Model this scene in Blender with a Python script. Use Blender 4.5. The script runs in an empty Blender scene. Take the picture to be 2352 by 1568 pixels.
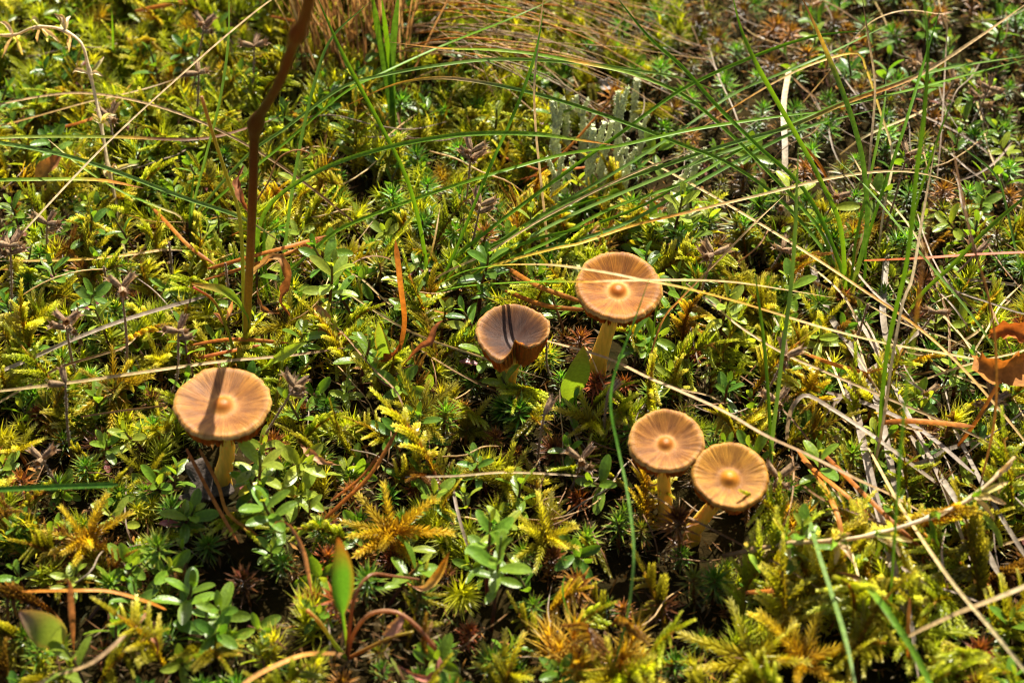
import bpy, math, random
import numpy as np
from mathutils import Vector, Matrix, Euler

random.seed(11)
rng = np.random.default_rng(11)
S = 0.01                      # lengths below are centimetres
sc = bpy.context.scene
col = sc.collection
R = math.radians

# ------------------------------------------------------------------ camera
PITCH = R(46.0)
DIST = 52.0
FOCAL = 60.0
CAM = np.array([0.0, -DIST * math.cos(PITCH), DIST * math.sin(PITCH) + 0.8])
FWD = np.array([0.0, math.cos(PITCH), -math.sin(PITCH)])
RGT = np.array([1.0, 0.0, 0.0])
UPV = np.array([0.0, math.sin(PITCH), math.cos(PITCH)])
cd = bpy.data.cameras.new('camera')
cam = bpy.data.objects.new('camera', cd)
col.objects.link(cam)
cam.location = Vector(CAM * S)
cam.rotation_euler = (math.pi / 2 - PITCH, 0, 0)
cd.lens = FOCAL
cd.sensor_width = 36
cd.clip_start = 0.005
cd.clip_end = 50
cd.dof.use_dof = True
cd.dof.focus_distance = 0.515
cd.dof.aperture_fstop = 13.0
cd.dof.aperture_blades = 9
sc.camera = cam

# ------------------------------------------------------------------ sky and sun
SUN_EL, SUN_AZ = R(48), R(15)          # behind the scene, a touch to the right
w = bpy.data.worlds.new('World')
sc.world = w
w.use_nodes = True
nt = w.node_tree
sky = nt.nodes.new('ShaderNodeTexSky')
sky.sky_type = 'NISHITA'
sky.sun_disc = False
sky.sun_elevation = SUN_EL
sky.sun_rotation = SUN_AZ
sky.dust_density = 3.0
sky.ozone_density = 0.5
nt.links.new(sky.outputs[0], nt.nodes['Background'].inputs[0])
nt.nodes['Background'].inputs[1].default_value = 0.05
sd = bpy.data.lights.new('sun', 'SUN')
sd.energy = 5.0
sd.angle = R(0.6)
sd.color = (1.0, 0.93, 0.80)
sun = bpy.data.objects.new('sun', sd)
col.objects.link(sun)
sdir = Vector((math.cos(SUN_EL) * math.sin(SUN_AZ), math.cos(SUN_EL) * math.cos(SUN_AZ), math.sin(SUN_EL)))
sun.rotation_euler = sdir.to_track_quat('Z', 'Y').to_euler()
sc.view_settings.view_transform = 'Standard'
sc.view_settings.look = 'None'
sc.view_settings.exposure = 1.55
sc.view_settings.gamma = 1.0
sc.render.engine = 'CYCLES'
sc.cycles.max_bounces = 6
sc.cycles.adaptive_threshold = 0.015
sc.cycles.diffuse_bounces = 2
sc.cycles.pixel_filter_type = 'BLACKMAN_HARRIS'
sc.cycles.filter_width = 1.05
sc.cycles.glossy_bounces = 2
sc.cycles.transmission_bounces = 4
sc.cycles.transparent_max_bounces = 4
sc.cycles.caustics_reflective = False
sc.cycles.caustics_refractive = False
sc.cycles.sample_clamp_indirect = 4.0
sc.cycles.use_denoising = True
sc.cycles.denoiser = 'OPENIMAGEDENOISE'


# ------------------------------------------------------------------ helpers
def gz(x, y):
    return (0.28 * np.sin(0.35 * x + 1) * np.cos(0.3 * y) + 0.16 * np.sin(0.9 * x + 0.7 * y)
            + 0.10 * np.sin(1.7 * x - 1.3 * y + 2))


def ray(px, py):
    return FWD + RGT * ((px - 1176) / (FOCAL / 36 * 2352)) + UPV * ((784 - py) / (FOCAL / 36 * 2352))


def P(px, py, h=0.0):
    """place in the scene at height h above the ground that the photo shows at px, py (2352 px wide)"""
    d = ray(px, py)
    z = h
    for _ in range(4):
        t = (z - CAM[2]) / d[2]
        p = CAM + d * t
        z = gz(p[0], p[1]) + h
    return CAM + d * ((z - CAM[2]) / d[2])


def at_y(px, py, Y):
    d = ray(px, py)
    return CAM + d * ((Y - CAM[1]) / d[1])


def to_px(p):
    v = np.asarray(p) - CAM
    k = (FOCAL / 36 * 2352) / (v @ FWD)
    return 1176 + (v @ RGT) * k, 784 - (v @ UPV) * k


def nrm(v):
    v = np.asarray(v, float)
    n = np.linalg.norm(v)
    return v / n if n > 1e-9 else np.array([0, 0, 1.0])


def spline(pts, n):
    """Catmull-Rom through pts, n samples evenly spread by length"""
    p = np.asarray(pts, float)
    if len(p) == 2:
        t = np.linspace(0, 1, n)[:, None]
        return p[0] * (1 - t) + p[1] * t
    q = np.vstack([2 * p[0] - p[1], p, 2 * p[-1] - p[-2]])
    out = []
    for i in range(len(p) - 1):
        a, b, c, d = q[i:i + 4]
        for t in np.linspace(0, 1, 12, endpoint=False):
            out.append(0.5 * (2 * b + (c - a) * t + (2 * a - 5 * b + 4 * c - d) * t * t + (3 * b - a - 3 * c + d) * t ** 3))
    out.append(p[-1])
    out = np.array(out)
    s = np.concatenate([[0], np.cumsum(np.linalg.norm(np.diff(out[:, :3], axis=0), axis=1))])
    u = np.linspace(0, s[-1], n)
    return np.stack([np.interp(u, s, out[:, k]) for k in range(out.shape[1])], axis=1)


def ramp(stops, t):
    ts = [s[0] for s in stops]
    return np.stack([np.interp(t, ts, [s[1][k] for s in stops]) for k in range(3)], axis=-1)


class MB:
    """collects geometry (cm) and builds one mesh"""
    def __init__(self):
        self.v, self.f, self.c, self.n = [], [], [], 0

    def add(self, v, f, c):
        v = np.asarray(v, float)
        c = np.asarray(c, float)
        if c.ndim == 1:
            c = np.tile(c, (len(v), 1))
        self.v.append(v)
        self.c.append(c)
        self.f.extend([tuple(i + self.n for i in q) for q in f])
        self.n += len(v)
        return self

    def mesh(self, name, mat, smooth=True, extra=None):
        m = bpy.data.meshes.new(name)
        V = np.concatenate(self.v) * S
        C = np.concatenate(self.c)
        m.from_pydata(V.tolist(), [], self.f)
        a = m.attributes.new('tint', 'FLOAT_COLOR', 'POINT')
        a.data.foreach_set('color', np.hstack([C, np.ones((len(C), 1))]).astype(np.float32).ravel())
        if extra is not None:
            b = m.attributes.new('polar', 'FLOAT_VECTOR', 'POINT')
            b.data.foreach_set('vector', np.asarray(extra, np.float32).ravel())
        if smooth:
            m.polygons.foreach_set('use_smooth', [True] * len(m.polygons))
        m.materials.append(mat)
        m.update()
        return m


def link(name, data=None, parent=None, loc=None, mat4=None):
    o = bpy.data.objects.new(name, data)
    col.objects.link(o)
    if parent is not None:
        o.parent = parent
    if loc is not None:
        o.location = Vector([float(q) * S for q in loc])
    if mat4 is not None:
        m = Matrix(np.asarray(mat4).tolist())
        m.translation = m.translation * S
        o.matrix_basis = m
    return o


def tag(o, label, cat, group=None):
    o['label'] = label
    o['category'] = cat
    if group:
        o['group'] = group
    return o


def mat4(x, y, z, t, s=1.0):
    m = np.eye(4)
    m[:3, 0] = np.asarray(x) * s
    m[:3, 1] = np.asarray(y) * s
    m[:3, 2] = np.asarray(z) * s
    m[:3, 3] = t
    return m


def frame_x(d, up=(0, 0, 1)):
    """axes with X along d"""
    x = nrm(d)
    z = np.asarray(up, float) - x * (x @ np.asarray(up, float))
    if np.linalg.norm(z) < 1e-4:
        z = np.array([1.0, 0, 0]) - x * x[0]
    z = nrm(z)
    return x, np.cross(z, x), z


def rotz(a):
    c, s = math.cos(a), math.sin(a)
    m = np.eye(4)
    m[:2, :2] = [[c, -s], [s, c]]
    return m


def tilt_mat(ax, ay):
    return np.array(Euler((ax, ay, 0)).to_matrix().to_4x4())


# --- shapes
def tube(pts, radii, n=6, cap=True):
    p = np.asarray(pts, float)
    k = len(p)
    r = np.broadcast_to(np.asarray(radii, float), (k,))
    tan = np.gradient(p, axis=0)
    v = []
    up = np.array([0.13, -0.4, 0.9])
    x0 = None
    for i in range(k):
        t = nrm(tan[i])
        if x0 is None:
            a = np.cross(t, up)
            if np.linalg.norm(a) < 0.1:
                a = np.cross(t, [1, 0, 0.2])
            x0 = nrm(a)
        else:
            x0 = nrm(x0 - t * (x0 @ t))
        y0 = np.cross(t, x0)
        for j in range(n):
            a = 2 * math.pi * j / n
            v.append(p[i] + r[i] * (math.cos(a) * x0 + math.sin(a) * y0))
    f = []
    for i in range(k - 1):
        for j in range(n):
            f.append((i * n + j, i * n + (j + 1) % n, (i + 1) * n + (j + 1) % n, (i + 1) * n + j))
    if cap:
        f.append(tuple(range(n - 1, -1, -1)))
        f.append(tuple((k - 1) * n + j for j in range(n)))
    return np.array(v), f


def blade(pts, widths, up=(0, -0.5, 0.85), fold=0.35, twist=0.0):
    """folded ribbon, three points per section"""
    p = np.asarray(pts, float)
    k = len(p)
    tan = np.gradient(p, axis=0)
    w_ = np.broadcast_to(np.asarray(widths, float), (k,))
    v, f = [], []
    for i in range(k):
        t = nrm(tan[i])
        a = np.cross(t, up)
        if np.linalg.norm(a) < 0.15:
            a = np.cross(t, (0.9, -0.2, 0.3))
        a = nrm(a)
        b = np.cross(a, t)
        an = twist * i / k
        a, b = a * math.cos(an) + b * math.sin(an), b * math.cos(an) - a * math.sin(an)
        h = w_[i] * 0.5
        v += [p[i] - a * h, p[i] - b * h * fold, p[i] + a * h]
    for i in range(k - 1):
        q = 3 * i
        f += [(q, q + 1, q + 4, q + 3), (q + 1, q + 2, q + 5, q + 4)]
    return np.array(v), f


def leaf(pts, widths, nw=2, up=(0, 0, 1), cup=0.15, wave=0.0, edge=None, seed=0):
    """broad leaf: grid along a midrib path"""
    r_ = np.random.default_rng(seed)
    p = np.asarray(pts, float)
    k = len(p)
    tan = np.gradient(p, axis=0)
    v, f, u = [], [], []
    ph = r_.uniform(0, 6, 4)
    for i in range(k):
        t = nrm(tan[i])
        a = nrm(np.cross(t, up))
        b = np.cross(a, t)
        for j in range(-nw, nw + 1):
            s = j / nw
            wv = wave * (math.sin(i * 1.1 + ph[0] + s * 2) + 0.6 * math.sin(i * 2.3 + ph[1] - s)) * abs(s)
            hw = widths[i] * 0.5 * (1 + (edge[i] if edge is not None else 0) * s)
            v.append(p[i] + a * hw * s + b * (cup * widths[i] * s * s + wv))
            u.append((i / (k - 1), s))
    m = 2 * nw + 1
    for i in range(k - 1):
        for j in range(m - 1):
            f.append((i * m + j, i * m + j + 1, (i + 1) * m + j + 1, (i + 1) * m + j))
    return np.array(v), f, np.array(u)


# ------------------------------------------------------------------ materials
def new_mat(name):
    m = bpy.data.materials.new(name)
    m.use_nodes = True
    return m, m.node_tree, m.node_tree.nodes['Principled BSDF'], m.node_tree.nodes['Material Output']


def plant_mat(name, trans=0.4, rough=0.45, spec=0.5, vary=0.3, hue=0.02, tgain=(1.5, 1.35, 0.7), mottle=0.25, mscale=900.0, bump=0.0):
    m, t, b, out = new_mat(name)
    N = t.nodes.new
    at = N('ShaderNodeAttribute'); at.attribute_name = 'tint'
    oi = N('ShaderNodeObjectInfo')
    hs = N('ShaderNodeHueSaturation')
    mv = N('ShaderNodeMapRange'); mv.inputs[3].default_value = 1 - vary; mv.inputs[4].default_value = 1 + vary
    mh = N('ShaderNodeMapRange'); mh.inputs[3].default_value = 0.5 - hue; mh.inputs[4].default_value = 0.5 + hue
    mu = N('ShaderNodeMath'); mu.operation = 'MULTIPLY'; mu.inputs[1].default_value = 7.31
    fr = N('ShaderNodeMath'); fr.operation = 'FRACT'
    t.links.new(oi.outputs['Random'], mv.inputs[0])
    t.links.new(oi.outputs['Random'], mu.inputs[0]); t.links.new(mu.outputs[0], fr.inputs[0]); t.links.new(fr.outputs[0], mh.inputs[0])
    tc = N('ShaderNodeTexCoord')
    no = N('ShaderNodeTexNoise'); no.inputs['Scale'].default_value = mscale; no.inputs['Detail'].default_value = 3
    t.links.new(tc.outputs['Object'], no.inputs['Vector'])
    mm = N('ShaderNodeMapRange'); mm.inputs[1].default_value = 0.3; mm.inputs[2].default_value = 0.7
    mm.inputs[3].default_value = 1 - mottle; mm.inputs[4].default_value = 1 + mottle
    t.links.new(no.outputs[0], mm.inputs[0])
    mx = N('ShaderNodeMath'); mx.operation = 'MULTIPLY'
    t.links.new(mv.outputs[0], mx.inputs[0]); t.links.new(mm.outputs[0], mx.inputs[1])
    t.links.new(mx.outputs[0], hs.inputs['Value']); t.links.new(mh.outputs[0], hs.inputs['Hue'])
    t.links.new(at.outputs['Color'], hs.inputs['Color'])
    t.links.new(hs.outputs[0], b.inputs['Base Color'])
    b.inputs['Roughness'].default_value = rough
    b.inputs['Specular IOR Level'].default_value = spec
    if bump:
        bp = N('ShaderNodeBump'); bp.inputs['Strength'].default_value = bump; bp.inputs['Distance'].default_value = 0.0004
        t.links.new(no.outputs[0], bp.inputs['Height']); t.links.new(bp.outputs[0], b.inputs['Normal'])
    if trans > 0:
        tr = N('ShaderNodeBsdfTranslucent')
        tg = N('ShaderNodeMix'); tg.data_type = 'RGBA'; tg.blend_type = 'MULTIPLY'; tg.inputs[0].default_value = 1
        tg.inputs[7].default_value = (*tgain, 1)
        t.links.new(hs.outputs[0], tg.inputs[6]); t.links.new(tg.outputs[2], tr.inputs['Color'])
        ms = N('ShaderNodeMixShader'); ms.inputs[0].default_value = trans
        t.links.new(b.outputs[0], ms.inputs[1]); t.links.new(tr.outputs[0], ms.inputs[2])
        t.links.new(ms.outputs[0], out.inputs['Surface'])
    return m


M_MOSS = plant_mat('moss', 0.5, 0.34, 0.42, 0.28, 0.012, (1.5, 1.45, 0.5))
M_HAIR = plant_mat('haircap_moss', 0.4, 0.38, 0.4, 0.35, 0.02, (1.4, 1.6, 0.6))
M_HERB = plant_mat('herb_leaf', 0.42, 0.34, 0.38, 0.25, 0.015, (1.7, 1.6, 0.5), 0.18, 1200.0, 0.3)
M_GRASS = plant_mat('grass_blade', 0.4, 0.42, 0.16, 0.15, 0.01, (1.6, 1.5, 0.6), 0.15, 500.0)
M_STRAW = plant_mat('dry_straw', 0.35, 0.5, 0.2, 0.2, 0.008, (1.2, 1.0, 0.7), 0.3, 700.0, 0.3)
M_WOOD = plant_mat('dry_stalk', 0.25, 0.7, 0.12, 0.2, 0.008, (1.2, 1, 0.8), 0.35, 1500.0, 0.5)
M_LICHEN = plant_mat('lichen', 0.4, 0.95, 0.05, 0.12, 0.006, (1, 1, 1), 0.35, 1800.0, 1.0)
M_DEAD = plant_mat('dead_leaf', 0.3, 0.65, 0.12, 0.15, 0.01, (1.4, 1.0, 0.5), 0.4, 500.0, 0.6)


def flesh_mat(name, sss, radius, rough=0.55, mottle=0.15):
    m, t, b, out = new_mat(name)
    N = t.nodes.new
    at = N('ShaderNodeAttribute'); at.attribute_name = 'tint'
    tc = N('ShaderNodeTexCoord')
    mp = N('ShaderNodeMapping'); mp.inputs['Scale'].default_value = (1600, 1600, 250)
    no = N('ShaderNodeTexNoise'); no.inputs['Scale'].default_value = 1.0; no.inputs['Detail'].default_value = 4
    t.links.new(tc.outputs['Object'], mp.inputs[0]); t.links.new(mp.outputs[0], no.inputs['Vector'])
    mm = N('ShaderNodeMapRange'); mm.inputs[1].default_value = 0.3; mm.inputs[2].default_value = 0.7
    mm.inputs[3].default_value = 1 - mottle; mm.inputs[4].default_value = 1 + mottle
    t.links.new(no.outputs[0], mm.inputs[0])
    hs = N('ShaderNodeHueSaturation')
    t.links.new(mm.outputs[0], hs.inputs['Value']); t.links.new(at.outputs['Color'], hs.inputs['Color'])
    t.links.new(hs.outputs[0], b.inputs['Base Color'])
    b.inputs['Roughness'].default_value = rough
    b.inputs['Specular IOR Level'].default_value = 0.15
    b.inputs['Subsurface Weight'].default_value = sss
    b.inputs['Subsurface Radius'].default_value = radius
    b.inputs['Subsurface Scale'].default_value = 1.0
    bp = N('ShaderNodeBump'); bp.inputs['Strength'].default_value = 0.35; bp.inputs['Distance'].default_value = 0.0003
    t.links.new(no.outputs[0], bp.inputs['Height']); t.links.new(bp.outputs[0], b.inputs['Normal'])
    return m


M_STEM = flesh_mat('mushroom_stem', 0.6, (0.004, 0.0028, 0.0008))


def cap_material():
    """brown silky cap: radial fibrils from the polar attribute"""
    m, t, b, out = new_mat('mushroom_cap')
    N = t.nodes.new
    at = N('ShaderNodeAttribute'); at.attribute_name = 'tint'
    po = N('ShaderNodeAttribute'); po.attribute_name = 'polar'
    mp = N('ShaderNodeMapping'); mp.inputs['Scale'].default_value = (44, 44, 2.0)
    t.links.new(po.outputs['Vector'], mp.inputs[0])
    n1 = N('ShaderNodeTexNoise'); n1.inputs['Scale'].default_value = 1; n1.inputs['Detail'].default_value = 5; n1.inputs['Roughness'].default_value = 0.65
    t.links.new(mp.outputs[0], n1.inputs['Vector'])
    mp2 = N('ShaderNodeMapping'); mp2.inputs['Scale'].default_value = (3.0, 3.0, 2.6)
    t.links.new(po.outputs['Vector'], mp2.inputs[0])
    n2 = N('ShaderNodeTexNoise'); n2.inputs['Scale'].default_value = 1; n2.inputs['Detail'].default_value = 3
    t.links.new(mp2.outputs[0], n2.inputs['Vector'])
    cr = N('ShaderNodeValToRGB')
    cr.color_ramp.elements[0].position = 0.30; cr.color_ramp.elements[0].color = (0.42, 0.34, 0.30, 1)
    cr.color_ramp.elements[1].position = 0.72; cr.color_ramp.elements[1].color = (1.35, 1.38, 1.4, 1)
    sx = N('ShaderNodeSeparateXYZ')
    t.links.new(po.outputs['Vector'], sx.inputs[0])
    fd = N('ShaderNodeMapRange'); fd.inputs[1].default_value = 0.12; fd.inputs[2].default_value = 0.4
    t.links.new(sx.outputs[2], fd.inputs[0])
    fm = N('ShaderNodeMix'); fm.data_type = 'FLOAT'; fm.inputs[2].default_value = 0.55
    t.links.new(fd.outputs[0], fm.inputs[0]); t.links.new(n1.outputs[0], fm.inputs[3])
    t.links.new(fm.outputs[0], cr.inputs[0])
    cr2 = N('ShaderNodeValToRGB')
    cr2.color_ramp.elements[0].position = 0.32; cr2.color_ramp.elements[0].color = (0.58, 0.50, 0.46, 1)
    cr2.color_ramp.elements[1].position = 0.68; cr2.color_ramp.elements[1].color = (1.15, 1.15, 1.1, 1)
    fm2 = N('ShaderNodeMix'); fm2.data_type = 'FLOAT'; fm2.inputs[2].default_value = 0.6
    t.links.new(fd.outputs[0], fm2.inputs[0]); t.links.new(n2.outputs[0], fm2.inputs[3])
    t.links.new(fm2.outputs[0], cr2.inputs[0])
    a = N('ShaderNodeMix'); a.data_type = 'RGBA'; a.blend_type = 'MULTIPLY'; a.inputs[0].default_value = 1
    t.links.new(at.outputs['Color'], a.inputs[6]); t.links.new(cr.outputs[0], a.inputs[7])
    c = N('ShaderNodeMix'); c.data_type = 'RGBA'; c.blend_type = 'MULTIPLY'; c.inputs[0].default_value = 1
    t.links.new(a.outputs[2], c.inputs[6]); t.links.new(cr2.outputs[0], c.inputs[7])
    t.links.new(c.outputs[2], b.inputs['Base Color'])
    b.inputs['Roughness'].default_value = 0.5
    b.inputs['Specular IOR Level'].default_value = 0.22
    b.inputs['Subsurface Weight'].default_value = 0.25
    b.inputs['Subsurface Radius'].default_value = (0.0022, 0.0012, 0.0004)
    b.inputs['Subsurface Scale'].default_value = 1.0
    bp = N('ShaderNodeBump'); bp.inputs['Strength'].default_value = 0.55; bp.inputs['Distance'].default_value = 0.0004
    t.links.new(fm.outputs[0], bp.inputs['Height']); t.links.new(bp.outputs[0], b.inputs['Normal'])
    return m


M_CAP = cap_material()
M_GILL = plant_mat('mushroom_gill', 0.5, 0.7, 0.08, 0.05, 0.0, (1.5, 1.0, 0.6), 0.2, 900.0)


def soil_material():
    m, t, b, out = new_mat('soil')
    N = t.nodes.new
    tc = N('ShaderNodeTexCoord')
    n1 = N('ShaderNodeTexNoise'); n1.inputs['Scale'].default_value = 180; n1.inputs['Detail'].default_value = 8
    n2 = N('ShaderNodeTexNoise'); n2.inputs['Scale'].default_value = 22; n2.inputs['Detail'].default_value = 4
    t.links.new(tc.outputs['Object'], n1.inputs['Vector']); t.links.new(tc.outputs['Object'], n2.inputs['Vector'])
    cr = N('ShaderNodeValToRGB')
    cr.color_ramp.elements[0].position = 0.3; cr.color_ramp.elements[0].color = (0.006, 0.004, 0.002, 1)
    cr.color_ramp.elements[1].position = 0.75; cr.color_ramp.elements[1].color = (0.040, 0.021, 0.008, 1)
    t.links.new(n1.outputs[0], cr.inputs[0])
    mx = N('ShaderNodeMix'); mx.data_type = 'RGBA'
    mx.inputs[7].default_value = (0.013, 0.013, 0.003, 1)
    t.links.new(n2.outputs[0], mx.inputs[0]); t.links.new(cr.outputs[0], mx.inputs[6])
    t.links.new(mx.outputs[2], b.inputs['Base Color'])
    b.inputs['Roughness'].default_value = 0.95
    b.inputs['Specular IOR Level'].default_value = 0.02
    bp = N('ShaderNodeBump'); bp.inputs['Strength'].default_value = 1; bp.inputs['Distance'].default_value = 0.003
    t.links.new(n1.outputs[0], bp.inputs['Height']); t.links.new(bp.outputs[0], b.inputs['Normal'])
    return m


M_SOIL = soil_material()

# ------------------------------------------------------------------ ground
def build_ground():
    xs = np.concatenate([np.linspace(-400, -45, 12), np.linspace(-42, 42, 170), np.linspace(45, 400, 12)])
    ys = np.concatenate([np.linspace(-300, -32, 10), np.linspace(-30, 50, 160), np.linspace(54, 500, 14)])
    X, Y = np.meshgrid(xs, ys)
    Z = gz(X, Y) + rng.normal(0, 0.05, X.shape)
    V = np.stack([X, Y, Z], -1).reshape(-1, 3)
    nx = len(xs)
    F = [(j * nx + i, j * nx + i + 1, (j + 1) * nx + i + 1, (j + 1) * nx + i) for j in range(len(ys) - 1) for i in range(nx - 1)]
    mb = MB().add(V, F, (0.03, 0.02, 0.01))
    o = link('ground', mb.mesh('ground', M_SOIL))
    o['kind'] = 'structure'


build_ground()

# ------------------------------------------------------------------ colours (linear)
GRN = (0.112, 0.225, 0.010)
GRD = (0.06, 0.15, 0.008)
TEAL = (0.13, 0.235, 0.04)
YGR = (0.22, 0.30, 0.025)
YEL = (0.60, 0.38, 0.045)
ORA = (0.50, 0.22, 0.03)
STR = (0.54, 0.38, 0.17)
PAL = (0.66, 0.52, 0.28)
BRN = (0.17, 0.085, 0.032)
GRY = (0.32, 0.25, 0.18)
RUST = (0.42, 0.13, 0.014)


# ------------------------------------------------------------------ mushrooms
def hashn(k, seed):
    r_ = np.random.default_rng(seed)
    return r_.uniform(-1, 1, k)


def ring_noise(th, n, seed):
    """smooth closed noise with n lobes"""
    a = hashn(n, seed)
    u = (th % (2 * np.pi)) / (2 * np.pi) * n
    i = np.floor(u).astype(int)
    f = u - i
    f = f * f * (3 - 2 * f)
    return a[i % n] * (1 - f) + a[(i + 1) % n] * f


def mushroom(name_label, cat, cap_c, base, R0, tilt, profile, cols, stem_r, seed, notch=None, gill_d=0.42, ngill=84, tilt_x=0.0, squash=1.0):
    """cap_c, base: cm; tilt: cap leans towards the camera; profile(rho)->height / R"""
    root = link('mushroom', None, None, base)
    tag(root, name_label, cat, 'brown mushrooms in the moss')
    lc = np.asarray(cap_c) - np.asarray(base)
    rot = np.array(Euler((tilt, tilt_x, 0)).to_matrix())
    na, nr = 200, 46
    th = np.linspace(0, 2 * np.pi, na, endpoint=False)
    rad = R0 * (1 + 0.035 * ring_noise(th, 7, seed) + 0.018 * ring_noise(th, 31, seed + 1) + 0.017 * ring_noise(th, 83, seed + 2))
    lift = 0.05 * R0 * ring_noise(th, 6, seed + 3) + 0.03 * R0 * ring_noise(th, 15, seed + 4)
    ridge = 0.014 * ring_noise(th, 90, seed + 5)
    nz = np.zeros(na)
    if notch:
        d = (th - notch[0] + np.pi) % (2 * np.pi) - np.pi
        wdt = np.where(d < 0, notch[1], notch[4])
        nz = np.exp(-(np.abs(d) / wdt) ** np.where(d < 0, 3.0, 2.0))
        rad = rad * (1 - notch[2] * nz)
        sidew = np.exp(-((np.abs(d) - notch[1] * 1.7) / 0.35) ** 2)
        rad = rad * (1 + 0.08 * sidew * (d < 0))
        lift = lift + notch[3] * R0 * nz - 0.10 * R0 * sidew * (d < 0)
    rho = np.concatenate([np.linspace(0, 0.9, nr - 8), np.linspace(0.915, 1.0, 8)])
    # top surface
    V = [np.array([0, 0, profile(0.0) * R0])]
    Pz = [(1.0, 0, 0)]
    rows = []
    for k in range(1, nr):
        q = rho[k]
        rr = rad * q
        relr = rr / R0                      # true radius sets the height, so a notch does not squeeze the umbo
        z = np.array([profile(x) for x in np.maximum(relr, q * 0.55)]) * R0 + lift * q ** 3 + ridge * np.clip((q - 0.45) / 0.4, 0, 1)
        if q > 0.93:
            z = z - 0.05 * R0 * ((q - 0.93) / 0.07) ** 2
        rows.append(len(V))
        V.extend(np.stack([rr * np.cos(th), rr * np.sin(th) * squash, z], -1))
        Pz.extend([(math.cos(a), math.sin(a), q) for a in th])
    F = [(0, 1 + j, 1 + (j + 1) % na) for j in range(na)]
    for k in range(len(rows) - 1):
        a, b = rows[k], rows[k + 1]
        F += [(a + j, b + j, b + (j + 1) % na, a + (j + 1) % na) for j in range(na)]
    # rolled rim and underside
    Vt = np.array(V)
    top = Vt[rows[-1]:rows[-1] + na]
    prev = rows[-1]
    for dr, dz in ((1.004, -0.022), (0.99, -0.05), (0.93, -0.085)):
        ring = top.copy()
        ring[:, :2] *= dr
        ring[:, 2] += dz
        cur = len(V)
        V.extend(ring)
        Pz.extend([(math.cos(a), math.sin(a), 1.0) for a in th])
        F += [(prev + j, cur + j, cur + (j + 1) % na, prev + (j + 1) % na) for j in range(na)]
        prev = cur
    for s, dz in ((0.75, -0.20), (0.5, -0.30), (0.3, -0.38), (0.12, -0.46)):
        ring = top.copy()
        ring[:, :2] *= s
        ring[:, 2] = ring[:, 2] * s * 0.8 + dz * (gill_d / 0.42)
        cur = len(V)
        V.extend(ring)
        Pz.extend([(math.cos(a), math.sin(a), 1.0) for a in th])
        F += [(prev + j, cur + j, cur + (j + 1) % na, prev + (j + 1) % na) for j in range(na)]
        prev = cur
    V = np.array(V)
    Pz = np.array(Pz)
    C = ramp(cols, Pz[:, 2])
    if notch:
        C[:, :] = C * 1.0
    C[rows[-1] + na * 3:] = np.array([0.20, 0.07, 0.012])
    V = V @ rot.T + lc
    cap = link('cap', MB().add(V, F, C).mesh('cap', M_CAP, extra=Pz), root)
    # gills: thin blades from stem to rim
    mb = MB()
    for g in range(ngill):
        t = 2 * np.pi * (g + 0.3 * random.uniform(-1, 1)) / ngill
        j = int(round(t / (2 * np.pi) * na)) % na
        rim = rad[j] * 0.985
        zr = top[j, 2] - 0.06
        r_in = stem_r * 1.0 if g % 2 == 0 else rim * 0.5
        xs = np.linspace(r_in, rim, 9)
        q = xs / rim
        nl = nz[j]
        dep = gill_d * (1 + 0.75 * nl) * (1 - q ** 10) ** 0.8 * (0.85 + 0.3 * random.random())
        zt = zr * q * (0.6 + 0.4 * q) - 0.10 * (1 - q)
        zt = np.where(q > 0.9, zr, zt)
        if nl > 0.15:
            zt = np.maximum(zt, zr - 0.05 * (1 - q)) if False else zt
            zt = zt * (1 - nl) + (zr - 0.02) * nl
        zb = zt - dep - 0.01
        cs, sn = math.cos(t), math.sin(t) * squash
        w_ = 0.008
        tx, ty = -math.sin(t) * w_, math.cos(t) * w_
        vv, ff = [], []
        for x, a, b in zip(xs, zt, zb):
            vv += [(x * cs + tx, x * sn + ty, a), (x * cs + tx * .4, x * sn + ty * .4, b), (x * cs - tx, x * sn - ty, a)]
        for i in range(8):
            q_ = 3 * i
            ff += [(q_, q_ + 1, q_ + 4, q_ + 3), (q_ + 1, q_ + 2, q_ + 5, q_ + 4)]
        ff.append((24, 25, 26))
        sh = random.uniform(0.75, 1.2)
        mb.add(np.array(vv) @ rot.T + lc, ff, np.array([0.58, 0.225, 0.032]) * sh)
    go = link('gills', mb.mesh('gills', M_GILL, smooth=False), cap)
    go['kind'] = 'stuff'
    return root, lc, rot


def mushroom_stem(root, path, r0, r1, c0=(0.30, 0.18, 0.02), c1=(0.66, 0.42, 0.055)):
    p = spline(path, 22)
    t = np.linspace(0, 1, 22)
    rr = r0 + (r1 - r0) * t + 0.012 * np.sin(t * 9) + 0.03 * np.exp(-((1 - t) / 0.06))
    V, F = tube(p, rr, 20)
    C = np.repeat(ramp([(0, c0), (0.3, c1), (0.85, c1), (1, (0.62, 0.36, 0.04))], t), 20, axis=0)
    V = V + rng.normal(0, 0.004, V.shape)
    link('stem', MB().add(V, F, C).mesh('stem', M_STEM), root)


def prof_flat(umbo=0.20, dip=0.0, rise=0.16, roll=0.05, uw=0.16):
    def f(r):
        z = umbo * math.exp(-(r / uw) ** 2.5) + dip + rise * r ** 1.3
        if r > 0.82:
            z -= roll * ((r - 0.82) / 0.18) ** 2
        return z
    f.rise = rise
    return f


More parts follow.
